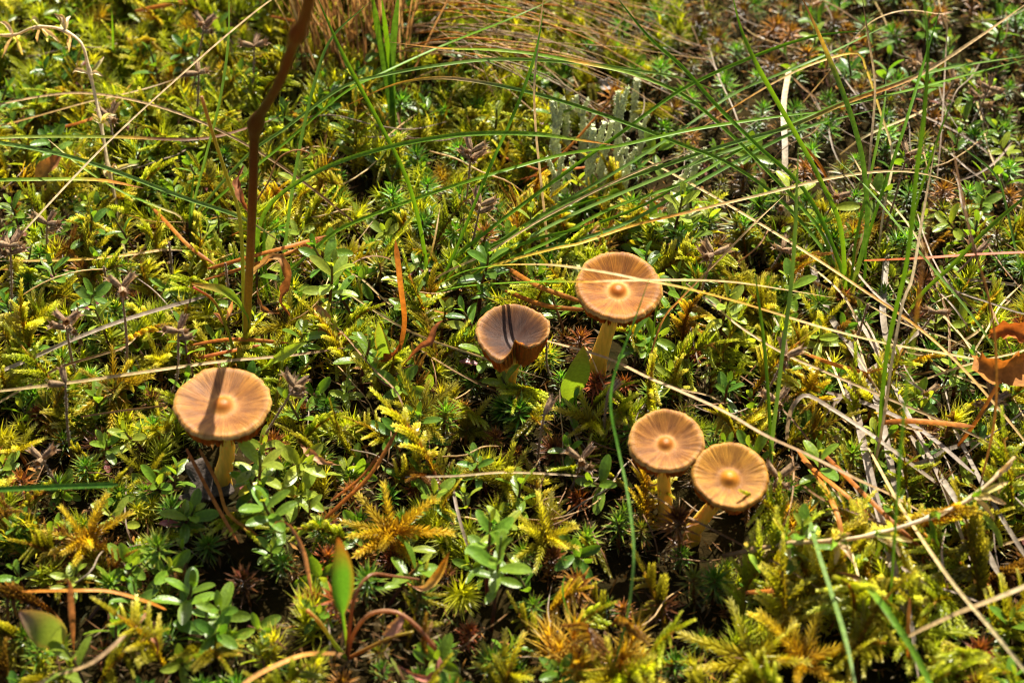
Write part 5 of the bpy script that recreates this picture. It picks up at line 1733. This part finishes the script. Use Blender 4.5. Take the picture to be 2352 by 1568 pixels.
# ------------------------------------------------------------------ sorrel, dead leaves, dry sprigs
def add_leaf(name, parent, origin, pts, wmax, stops, mat, shape='ovate', cup=0.15, wave=0.0, up=(0, -0.4, 0.9), seed=0, edge_c=None, nw=3, n=16):
    q = spline(np.array([P(*p) for p in pts]) - origin, n)
    t = np.linspace(0, 1, n)
    if shape == 'ovate':
        wd = wmax * np.sin(np.pi * np.clip(t, 0.02, 0.99) ** 0.85) ** 0.8
    elif shape == 'lance':
        wd = wmax * np.clip(np.sin(np.pi * np.clip(t, 0.02, 0.99) ** 1.1), 0, 1)
    elif shape == 'spear':           # stalk, two lobes, then blade
        wd = wmax * np.where(t < 0.42, 0.09, np.where(t < 0.5, 1.25, np.clip(1.0 * np.sin(np.pi * (0.32 + 0.68 * (t - 0.5) / 0.5)), 0.03, 1)))
    elif shape == 'club':            # stalk widening to a blade
        wd = wmax * np.where(t < 0.45, 0.16, np.sin(np.pi * np.clip((t - 0.40) / 0.6, 0, 0.985)) ** 0.7)
    elif shape == 'ragged':
        r_ = np.random.default_rng(seed)
        wd = wmax * np.clip(np.sin(np.pi * np.clip(t, 0.04, 0.97)), 0.1, 1) * r_.uniform(0.45, 1.2, n)
    V, F, U = leaf(q, wd, nw, up, cup, wave, seed=seed)
    C = ramp(stops, U[:, 0])
    if edge_c is not None:
        e = np.abs(U[:, 1]) > 0.8
        C[e] = C[e] * 0.45 + np.array(edge_c) * 0.55
    return link(name, MB().add(V, F, C).mesh(name, mat), parent)


def add_stalk(name, parent, origin, pts, r0, r1, stops, mat=M_HERB, n=24, m=8, knots=()):
    q = spline(np.array([P(*p) for p in pts]) - origin, n)
    t = np.linspace(0, 1, n)
    rr = r0 + (r1 - r0) * t
    for k, a in knots:
        rr = rr * (1 + a * np.exp(-((t - k) / 0.02) ** 2))
    V, F = tube(q, rr, m)
    return link(name, MB().add(V, F, np.repeat(ramp(stops, t), m, axis=0)).mesh(name, mat), parent)


o = P(563, 870, 0)
sp = link('sorrel_plant', None, None, o)
tag(sp, 'tall sorrel with a dark red brown stem and narrow green leaves', 'sorrel')
REDB = (0.13, 0.032, 0.010)
add_stalk('stem', sp, o, [(563, 870, 0), (566, 780, 1.4), (570, 680, 3.2), (576, 560, 5.4), (581, 430, 7.8), (584, 320, 9.8), (590, 278, 10.6), (622, 225, 11.8), (650, 170, 13.0), (672, 105, 14.4), (700, 40, 15.8), (715, -30, 17.0)], 0.115, 0.14,
          g((0.20, 0.22, 0.03), (0.24, 0.13, 0.03), REDB, (0.08, 0.02, 0.008), REDB, REDB), n=60, knots=((0.56, 0.9), (0.86, 0.7)))
add_stalk('stem', sp, o, [(565, 860, 0.2), (560, 700, 2.4), (551, 504, 5.0), (520, 403, 6.4), (487, 302, 7.8), (463, 222, 9.0)], 0.06, 0.05, g(YGR, (0.30, 0.30, 0.03), (0.28, 0.27, 0.03), (0.28, 0.25, 0.03), (0.28, 0.16, 0.06)), n=30)
add_stalk('stem', sp, o, [(560, 860, 0.2), (548, 838, 0.8), (520, 752, 2.4), (490, 690, 3.6), (445, 660, 4.6)], 0.05, 0.035, g(YGR, (0.26, 0.3, 0.03), (0.5, 0.14, 0.1)))
add_leaf('leaf', sp, o, [(566, 800, 1.0), (572, 740, 2.2), (562, 718, 2.8), (545, 695, 3.4), (510, 672, 4.2), (470, 660, 4.8), (440, 652, 5.0)], 0.36, g((0.10, 0.2, 0.02), (0.12, 0.23, 0.02), (0.18, 0.25, 0.03), (0.35, 0.18, 0.04)), M_HERB, 'club', 0.3, 0.02, seed=3)
add_leaf('leaf', sp, o, [(520, 752, 2.4), (505, 728, 2.8), (490, 718, 3.0)], 0.16, g((0.5, 0.22, 0.16), (0.55, 0.2, 0.17)), M_HERB, 'lance', 0.3, 0.0, seed=4)
add_leaf('leaf', sp, o, [(520, 735, 2.6), (530, 712, 3.0), (534, 690, 3.3)], 0.15, g((0.5, 0.22, 0.16), (0.55, 0.2, 0.17)), M_HERB, 'lance', 0.3, 0.0, seed=5)
add_leaf('leaf', sp, o, [(575, 862, 0.6), (605, 845, 1.4), (638, 823, 2.0), (675, 802, 2.4), (704, 788, 2.6)], 0.34, g((0.14, 0.24, 0.02), (0.22, 0.32, 0.03), (0.2, 0.28, 0.03)), M_HERB, 'club', 0.2, 0.03, seed=6)
add_leaf('leaf', sp, o, [(560, 850, 0.8), (552, 815, 1.6), (545, 792, 2.0)], 0.22, g((0.10, 0.2, 0.02), (0.2, 0.16, 0.03)), M_HERB, 'lance', 0.4, 0.0, seed=7)
add_leaf('dried_leaf', sp, o, [(578, 628, 4.2), (612, 602, 4.6), (640, 590, 4.8), (655, 612, 4.6), (662, 650, 4.0), (645, 690, 3.4), (668, 730, 2.8)], 0.34, g(STR, (0.34, 0.17, 0.06), (0.22, 0.09, 0.035), (0.2, 0.08, 0.03)), M_DEAD, 'ragged', 0.6, 0.10, seed=8)
add_leaf('dried_leaf', sp, o, [(640, 720, 2.4), (610, 715, 2.6), (595, 690, 2.9), (590, 660, 3.2)], 0.16, g((0.2, 0.09, 0.035), (0.3, 0.14, 0.05)), M_DEAD, 'ragged', 0.6, 0.05, seed=9)
add_leaf('dried_leaf', sp, o, [(578, 500, 6.2), (555, 460, 6.8), (545, 420, 7.0), (560, 380, 7.2)], 0.22, g((0.3, 0.14, 0.05), (0.22, 0.09, 0.035)), M_DEAD, 'ragged', 0.7, 0.08, seed=10)
add_stalk('tendril', sp, o, [(583, 470, 6.8), (615, 420, 7.2), (640, 365, 7.6), (680, 345, 7.8), (710, 352, 7.6), (700, 362, 7.4)], 0.025, 0.02, g((0.3, 0.14, 0.05), (0.3, 0.14, 0.05)), M_DEAD)

# rosette at the front
o = P(797, 1515, 0)
rs = link('sorrel_rosette', None, None, o)
tag(rs, 'sorrel rosette with one upright red edged leaf and curled brown stalks', 'sorrel')
add_leaf('leaf', rs, o, [(797, 1510, 0.2), (793, 1460, 1.2), (785, 1400, 2.6), (778, 1330, 4.0), (775, 1235, 5.8)], 0.62, g((0.2, 0.13, 0.02), (0.10, 0.2, 0.02), (0.07, 0.17, 0.02), (0.07, 0.16, 0.02), (0.2, 0.05, 0.02)), M_HERB, 'club', 0.35, 0.0, up=(0.5, -0.8, 0.3), seed=20, edge_c=(0.25, 0.06, 0.02))
add_stalk('stem', rs, o, [(797, 1510, 0.2), (802, 1450, 1.4), (815, 1370, 2.6), (850, 1320, 3.0), (900, 1322, 2.6), (962, 1330, 2.0)], 0.05, 0.035, g((0.28, 0.10, 0.03), (0.25, 0.11, 0.04), (0.22, 0.11, 0.06)))
add_stalk('stem', rs, o, [(797, 1510, 0.2), (812, 1455, 1.4), (850, 1410, 2.4), (910, 1405, 2.8), (960, 1440, 2.4), (1000, 1490, 1.6)], 0.055, 0.05, g((0.28, 0.10, 0.03), (0.36, 0.20, 0.10), (0.28, 0.12, 0.06)))
add_leaf('leaf', rs, o, [(930, 1405, 2.8), (915, 1430, 2.6), (900, 1448, 2.4), (880, 1456, 2.2)], 0.3, g((0.36, 0.16, 0.12), (0.5, 0.2, 0.17)), M_HERB, 'lance', 0.3, 0.03, seed=22)
add_stalk('stem', rs, o, [(797, 1512, 0.2), (840, 1490, 0.8), (900, 1462, 1.4), (950, 1450, 1.6)], 0.05, 0.04, g((0.3, 0.12, 0.03), (0.32, 0.26, 0.03)))
add_stalk('stem', rs, o, [(797, 1512, 0.2), (770, 1480, 1.0), (735, 1430, 2.0), (705, 1400, 2.4)], 0.06, 0.05, g((0.14, 0.2, 0.03), (0.26, 0.28, 0.03), (0.4, 0.2, 0.05)))
add_leaf('dried_leaf', rs, o, [(1000, 1480, 1.6), (1010, 1530, 1.4), (985, 1560, 1.4), (940, 1545, 1.5), (920, 1530, 1.5)], 0.26, g((0.3, 0.12, 0.07), (0.36, 0.16, 0.11)), M_DEAD, 'ragged', 0.5, 0.05, seed=23)

o = P(960, 1355, 0)
yl = link('withered_leaf', None, None, o)
tag(yl, 'curled yellow orange withered leaf with a pinkish base on dark ground', 'leaf')
add_leaf('blade', yl, o, [(945, 1345, 2.0), (975, 1352, 2.2), (1000, 1330, 2.5), (1018, 1300, 2.8), (1032, 1266, 3.1)], 0.24, g((0.45, 0.2, 0.16), (0.45, 0.32, 0.10), (0.6, 0.32, 0.03), (0.5, 0.18, 0.02)), M_DEAD, 'lance', 0.6, 0.0, seed=30)
add_stalk('stalk', yl, o, [(945, 1345, 2.0), (930, 1330, 1.2), (960, 1300, 1.6), (985, 1275, 2.0)], 0.025, 0.02, g((0.3, 0.12, 0.03), (0.4, 0.2, 0.04)), M_DEAD)

for nm, lab, pts, wmax, stops, shp, kw in [
    ('sorrel_leaf', 'broad olive green leaf with red specks leaning beneath the golden mushroom', [(1308, 925, 0.3), (1312, 890, 1.0), (1325, 850, 1.9), (1340, 795, 3.0)], 0.82, g((0.16, 0.2, 0.02), (0.13, 0.19, 0.02), (0.14, 0.2, 0.025), (0.22, 0.18, 0.03)), 'ovate', dict(up=(0.3, -0.85, 0.45), cup=0.12)),
    ('sorrel_leaf', 'arrow shaped leaf with a red rim right of the stout dark needle', [(882, 875, 0.3), (882, 840, 1.0), (880, 800, 1.9), (872, 770, 2.5), (868, 738, 3.1)], 0.42, g((0.14, 0.24, 0.02), (0.14, 0.22, 0.02), (0.18, 0.24, 0.03), (0.2, 0.22, 0.03)), 'spear', dict(up=(0.2, -0.9, 0.4), cup=0.1, edge_c=(0.35, 0.08, 0.03))),
    ('sorrel_leaf', 'lobed olive leaf with a purple tip at the lower left', [(165, 1530, 0.4), (140, 1490, 1.4), (115, 1455, 2.4), (85, 1430, 3.0), (46, 1404, 3.4)], 0.85, g((0.2, 0.25, 0.03), (0.14, 0.2, 0.03), (0.16, 0.2, 0.05), (0.16, 0.2, 0.05), (0.25, 0.12, 0.1)), 'club', dict(up=(0.2, -0.6, 0.8), cup=0.15, edge_c=(0.3, 0.15, 0.08))),
    ('withered_leaf', 'curled rusty leaf at the foot of the stout dark needle', [(860, 832, 1.0), (885, 828, 1.5), (905, 815, 1.9), (918, 790, 2.3)], 0.26, g((0.35, 0.12, 0.02), (0.3, 0.10, 0.02), (0.26, 0.09, 0.02)), 'ragged', dict(cup=0.5, wave=0.05)),
    ('withered_leaf', 'shrivelled brown leaf tip with a dark hole left of the dark mushroom', [(910, 880, 0.6), (930, 835, 1.5), (965, 800, 2.2), (990, 785, 2.6), (1000, 755, 3.0), (1018, 735, 3.4)], 0.22, g((0.16, 0.06, 0.02), (0.22, 0.09, 0.03), (0.25, 0.11, 0.05), (0.32, 0.16, 0.09)), 'club', dict(cup=0.5, wave=0.03)),
    ('withered_leaf', 'twisted tan dry leaf among the thyme behind the tan mushroom', [(715, 716, 1.6), (735, 712, 2.0), (750, 735, 1.8), (740, 760, 1.5), (760, 775, 1.3), (790, 765, 1.2)], 0.28, g((0.42, 0.24, 0.10), (0.36, 0.19, 0.08), (0.28, 0.12, 0.05)), 'ragged', dict(cup=0.5, wave=0.08)),
    ('withered_leaf', 'dry tan leaf hanging over the ground right of the tan mushroom', [(690, 1020, 1.4), (715, 1045, 1.7), (745, 1062, 1.7), (785, 1068, 1.4)], 0.24, g((0.3, 0.15, 0.07), (0.4, 0.22, 0.12), (0.4, 0.24, 0.13)), 'ragged', dict(cup=0.4, wave=0.05)),
    ('withered_leaf', 'rusty brown leaf lying under the bluish green blade at left', [(90, 430, 0.9), (105, 395, 1.4), (125, 375, 1.8), (145, 352, 2.1)], 0.6, g((0.2, 0.15, 0.03), (0.25, 0.14, 0.04), (0.3, 0.11, 0.04)), 'ovate', dict(cup=0.3, wave=0.03)),
    ('withered_leaf', 'tall brown ribbon leaf bending over the lower left twig', [(170, 1500, 0.4), (166, 1430, 1.6), (162, 1370, 2.6), (160, 1335, 3.2), (145, 1328, 3.2), (130, 1340, 3.0)], 0.17, g((0.25, 0.11, 0.04), (0.34, 0.17, 0.08), (0.28, 0.12, 0.05)), 'lance', dict(up=(0.3, -0.9, 0.2), cup=0.3)),
    ('withered_leaf', 'narrow hooked brown blade arching over thyme in front', [(720, 1395, 0.6), (710, 1330, 1.8), (695, 1260, 3.0), (665, 1205, 3.6), (640, 1195, 3.5), (625, 1210, 3.2)], 0.12, g((0.22, 0.10, 0.05), (0.34, 0.18, 0.10), (0.28, 0.11, 0.04)), 'lance', dict(up=(0.3, -0.9, 0.2), cup=0.3)),
    ('withered_leaf', 'small brown ribbon leaf curling on the ground at the lower left', [(300, 1468, 1.0), (340, 1458, 1.4), (362, 1480, 1.3), (360, 1515, 0.9)], 0.16, g((0.2, 0.09, 0.04), (0.26, 0.12, 0.05)), 'ragged', dict(cup=0.5, wave=0.04)),
]:
    o = P(pts[0][0], pts[0][1], 0)
    lf = add_leaf(nm, None, o, pts, wmax, stops, M_HERB if nm == 'sorrel_leaf' else M_DEAD, shp, seed=len(lab), **kw)
    lf.location = Vector(o * S)
    tag(lf, lab, 'leaf')

# curled dead leaf at the right edge
o = P(2290, 880, 0)
dl = link('dead_leaf', None, None, o)
tag(dl, 'large curled orange brown dead leaf with holes beside the grey straw', 'leaf')
add_leaf('blade', dl, o, [(2235, 815, 2.8), (2260, 840, 3.0), (2300, 850, 3.1), (2345, 835, 3.0), (2400, 815, 2.6)], 0.95, g((0.30, 0.13, 0.025), (0.36, 0.15, 0.025), (0.40, 0.17, 0.03), (0.3, 0.12, 0.03)), M_DEAD, 'ragged', 0.45, 0.10, up=(0.0, -0.8, 0.6), seed=41, nw=5, n=22)
add_leaf('blade', dl, o, [(2268, 770, 3.2), (2300, 760, 3.6), (2335, 765, 3.6), (2380, 790, 3.2)], 0.6, g((0.36, 0.16, 0.03), (0.30, 0.11, 0.02), (0.42, 0.22, 0.05)), M_DEAD, 'ragged', 0.7, 0.10, up=(0.3, -0.6, 0.7), seed=43, nw=5, n=18)
add_stalk('stalk', dl, o, [(2290, 900, 0.2), (2298, 880, 1.2), (2300, 860, 2.4)], 0.05, 0.04, g(RUST, RUST), M_DEAD)


# grey bark scrap by the tan mushroom and wood chip at the back
def scrap(name, label, cat, centre, size, h, colr, seed, tilt, mat=M_WOOD):
    r_ = np.random.default_rng(seed)
    c = P(*centre, h)
    nx, ny = 13, 11
    V, C = [], []
    for side in (1, -1):
        for j in range(ny):
            for i in range(nx):
                u, v = i / (nx - 1) * 2 - 1, j / (ny - 1) * 2 - 1
                r0 = max(abs(u), abs(v)) + 1e-6
                d = math.hypot(u, v) + 1e-6
                k = r0 / d * (1 + 0.28 * math.sin(3 * math.atan2(v, u) + seed) + 0.12 * math.sin(7 * math.atan2(v, u) + seed * 2))
                x, y = u * k, v * k
                z = 0.22 * math.sin(x * 2.2 + seed) + 0.16 * y * y - 0.1 * x * x
                rr = np.random.default_rng(seed * 1000 + j * nx + i).normal(0, 0.03)
                V.append((x * size[0], y * size[1], (z + rr) * size[2] + side * 0.035))
                C.append(np.array(colr) * r_.uniform(0.7, 1.25))
    F = []
    n = nx * ny
    for j in range(ny - 1):
        for i in range(nx - 1):
            a = j * nx + i
            F.append((a, a + 1, a + nx + 1, a + nx))
            F.append((n + a, n + a + nx, n + a + nx + 1, n + a + 1))
    edge = [i for i in range(nx)] + [j * nx + nx - 1 for j in range(1, ny)] + [(ny - 1) * nx + i for i in range(nx - 2, -1, -1)] + [j * nx for j in range(ny - 2, 0, -1)]
    for a, b in zip(edge, edge[1:] + edge[:1]):
        F.append((b, a, n + a, n + b))
    V = np.array(V) @ np.array(Euler(tilt).to_matrix()).T
    ob = link(name, MB().add(V, F, C).mesh(name, mat), None, c)
    tag(ob, label, cat)


scrap('bark_scrap', 'grey purple bark scrap lying at the foot of the tan mushroom', 'bark', (470, 1112), (0.62, 0.62, 0.6), 0.55, (0.10, 0.08, 0.065), 3, (R(35), R(-8), R(20)))
scrap('bark_scrap', 'small grey bark flake in front of the larger bark scrap', 'bark', (440, 1150), (0.30, 0.22, 0.4), 0.6, (0.12, 0.09, 0.07), 5, (R(20), R(10), R(-15)))
scrap('wood_chip', 'pale grey weathered wood chip behind the lichen stalks', 'wood', (1400, 200), (0.42, 0.22, 0.9), 0.9, (0.36, 0.33, 0.30), 7, (R(30), R(12), R(-20)))


def dry_sprig(label, main, leaves_at, r0, stops, lw, seed, leafc, root_h=0.0):
    r_ = random.Random(seed)
    o = P(main[0][0], main[0][1], 0)
    rt = link('dry_sprig', None, None, o)
    tag(rt, label, 'dry plant')
    add_stalk('stem', rt, o, main, r0, r0 * 0.7, stops, M_STRAW, n=50, knots=tuple((k, 0.7) for k, _ in leaves_at))
    q = spline(np.array([P(*p) for p in main]) - o, 60)
    for k, nl in leaves_at:
        i = min(57, int(k * 59))
        tg = nrm(q[i + 1] - q[i])
        for j in range(nl):
            a = r_.uniform(0, 6.28)
            d = nrm(np.cross(tg, (math.cos(a), math.sin(a), 0.4)) + tg * r_.uniform(0.1, 0.8))
            L = r_.uniform(0.55, 1.3)
            dr = np.array([r_.uniform(-.4, .4), r_.uniform(-.3, .2), r_.uniform(-.8, .1)])
            pth = spline([q[i], q[i] + d * L * 0.5 + dr * 0.1, q[i] + d * L * 0.85 + dr * 0.55], 10)
            t = np.linspace(0, 1, 10)
            V, F, U = leaf(pth, lw * np.sin(np.pi * np.clip(t, 0.05, 0.97)) ** 0.7, 2, (0.1, -0.4, 0.9), 0.3, 0.02, seed=j + seed)
            link('leaf', MB().add(V, F, ramp(g(*r_.choice(leafc)), U[:, 0])).mesh('leaf', M_DEAD if r_.random() < .6 else M_HERB), rt)


dry_sprig('pale dried sprig with curled narrow leaves at the back left', [(288, 600, 0.3), (270, 480, 1.0), (249, 386, 1.9), (235, 302, 2.8), (218, 218, 3.8), (202, 151, 4.6), (185, 97, 5.2), (134, 66, 5.2), (77, 64, 5.0), (34, 81, 4.6), (-20, 80, 4.2)],
          [(0.12, 5), (0.28, 6), (0.42, 5), (0.55, 3), (0.70, 6), (0.82, 5), (0.93, 4)], 0.06, g((0.3, 0.25, 0.1), PAL, (0.78, 0.66, 0.42), (0.78, 0.66, 0.42), PAL), 0.15, 3, [(PAL, STR), (PAL, (0.78, 0.66, 0.42)), (YGR, PAL), ((0.78, 0.66, 0.42), STR)])
dry_sprig('whitish dried sprig with small greenish leaves lying by the yellow moss', [(1660, 1276, 1.8), (1803, 1249, 2.2), (1938, 1239, 2.6), (2038, 1219, 2.9), (2122, 1192, 3.2), (2206, 1158, 3.4), (2273, 1108, 3.6), (2330, 1050, 3.6)],
          [(0.1, 4), (0.22, 6), (0.36, 8), (0.48, 7), (0.66, 6), (0.80, 6), (0.92, 3)], 0.062, g(BRN, STR, PAL, (0.80, 0.70, 0.50), PAL, STR), 0.16, 9, [(YGR, GRN), (GRN, GRN), (PAL, STR), (YGR, STR)])


# ------------------------------------------------------------------ the plants one picks out first
def hero_feather(ck, px, py, h, scale, face, label, rosette=False, tiltm=(0, 0), k=0):
    py += 62 if rosette else 40
    p = P(px, py, h)
    m = np.eye(4)
    m[:3, 3] = p
    m = m @ tilt_mat(*tiltm) @ rotz(face) @ np.diag([scale, scale, scale, 1.0])
    T = (ROSETTE if rosette else FEATHER)[ck][k]
    T.thing('feather_moss', m, label, 'moss', None)


hero_feather('gold', 905, 1215, 0.2, 1.35, 0.4, 'large golden star of moss plumes on the dark ground in front', True, (R(8), 0))
hero_feather('yellow', 1355, 945, 0.2, 1.0, 1.0, 'yellow star of moss plumes between golden and twin mushrooms', True, (R(10), 0), 1)
hero_feather('yellow', 1245, 1215, 0.2, 1.0, 2.0, 'yellow moss plume star behind the upright thyme', True, (R(5), R(5)))
hero_feather('yellow', 1010, 1075, 0.9, 1.25, R(165), 'pale yellow moss frond lying on its side above the golden moss star', False, (R(-20), R(-8)), 1)
hero_feather('yellow', 78, 790, 0.4, 1.35, R(95), 'tall yellow moss frond with ladder like branches at the left', False, (R(25), 0), 2)
hero_feather('olive', 960, 930, 0.2, 1.1, 0.0, 'olive star of moss plumes left of the dark mushroom stem', True, (R(10), R(5)), 1)
hero_feather('yellow', 1720, 880, 0.6, 1.1, R(30), 'bright yellow moss frond right of the golden mushroom', False, (R(10), 0), 0)
hero_feather('gold', 215, 1225, 0.3, 1.1, R(60), 'golden moss plume star over the dark lower left ground', True, (R(5), 0), 0)
hero_feather('yellow', 1690, 965, 0.9, 0.7, R(170), 'whitish moss sprig with red flecks by the twin mushrooms', False, (0, 0), 3)
hero_feather('gold', 1830, 1500, 0.3, 1.3, R(20), 'golden plume star with a red stem at the very front', True, (R(8), 0), 1)
hero_feather('yellow', 1400, 1540, 0.3, 1.1, R(20), 'yellow plume star at the front below the withered shoot', True, (R(8), 0), 0)


hero_feather('brown', 1350, 1400, 0.9, 1.0, R(-80), 'withered dark brown moss shoot drooping onto the yellow plume star', False, (R(15), 0), 1)
hero_feather('brown', 1405, 1395, 0.9, 1.1, R(-95), 'withered dark brown moss shoot beside its drooping twin', False, (R(15), 0), 2)
for px, py, k, lab in ((1300, 1560, 'gold', 'orange gold fork moss tuft below the withered shoots'), (1420, 1580, 'gold', 'orange gold fork moss tuft at the front below the bowing blade')):
    tag(link('fork_moss', HAIR[k][1].parts[0][1], None, None, place(P(px, py, 0), 0.0, 1.35, 0.1)), lab, 'moss')


def hero_star(kind, px, py, scale, label, k=0):
    p = P(px, py + 62, 0)
    STAR[kind][k].thing('haircap_moss', place(p, p[2] - 0.3, scale, 0.08), label, 'moss', None)


hero_star('bright', 1160, 915, 1.15, 'large bright haircap moss star at the foot of the dark mushroom')
hero_star('bright', 1195, 960, 1.1, 'bright haircap moss star just right of the large one', 1)
hero_star('green', 375, 1275, 1.15, 'pale green haircap moss star on the dark ground below the bark scrap', 2)
hero_star('green', 425, 1190, 1.0, 'green haircap moss star close below the bark scrap', 1)
hero_star('rust', 1560, 1235, 1.25, 'spiky rust brown haircap star between the twin mushroom feet', 0)
hero_star('rust', 1330, 1340, 1.1, 'rust brown haircap star right of the upright thyme', 1)
hero_star('green', 1640, 1320, 1.2, 'green haircap star on the dark ground right of the thin bowing blade', 0)


def hero_thyme(px, py, seed, ck, pairs, tall, scale, label, tiltm=(0, 0)):
    T = thyme_template(seed, ck, pairs, tall)
    p = P(px, py, 0.1)
    m = np.eye(4)
    m[:3, 3] = p
    m = m @ tilt_mat(*tiltm) @ np.diag([scale, scale, scale, 1.0])
    T.thing('thyme_sprig', m, label, 'thyme', None)


hero_thyme(1130, 1440, 2001, 'green', 6, 3.4, 1.15, 'tall upright thyme sprig standing on the dark ground in front', (R(-5), R(5)))
hero_thyme(1120, 1380, 2002, 'green', 5, 3.0, 1.1, 'thyme sprig directly behind the tall upright one', (R(0), R(-5)))
hero_thyme(1165, 1330, 2003, 'pale', 4, 2.6, 1.0, 'paler thyme sprig at the back of the upright thyme')
hero_thyme(1645, 815, 2004, 'pale', 5, 2.6, 1.15, 'broad leaved pale thyme sprig right of the golden mushroom')
hero_thyme(1540, 590, 2005, 'pale', 5, 2.6, 1.1, 'lush thyme sprig behind the golden mushroom')
hero_thyme(1100, 715, 2006, 'deep', 5, 2.4, 1.1, 'deep green thyme sprig directly behind the dark mushroom')
hero_thyme(760, 760, 2007, 'pale', 5, 2.6, 1.2, 'pale thyme sprig beside the twisted tan leaf')
hero_thyme(830, 900, 2008, 'green', 5, 2.0, 1.15, 'thyme sprig with broad leaves left of the dark mushroom')
hero_thyme(1840, 1345, 2009, 'green', 5, 2.4, 1.15, 'thyme sprig below the whitish dried sprig')
hero_thyme(1880, 1160, 2010, 'green', 5, 2.2, 1.1, 'thyme sprig between honey mushroom and grey straw')
hero_thyme(600, 1160, 2011, 'pale', 5, 2.2, 1.2, 'thyme sprig right of the bark scrap')
hero_thyme(650, 1250, 2012, 'green', 5, 2.2, 1.2, 'thyme sprig below the one by the bark scrap')
hero_thyme(2190, 905, 2013, 'pale', 3, 1.8, 1.0, 'yellowish thyme sprig beside the curled dead leaf')
hero_thyme(420, 1440, 2014, 'green', 5, 1.4, 1.2, 'flat thyme rosette on the dark lower left ground')
hero_thyme(520, 1450, 2015, 'green', 5, 1.4, 1.1, 'second flat thyme rosette on the dark lower left ground')

print('COUNTS', counts, 'objects', len(bpy.data.objects), 'tris', sum(len(m.polygons) for m in bpy.data.meshes))
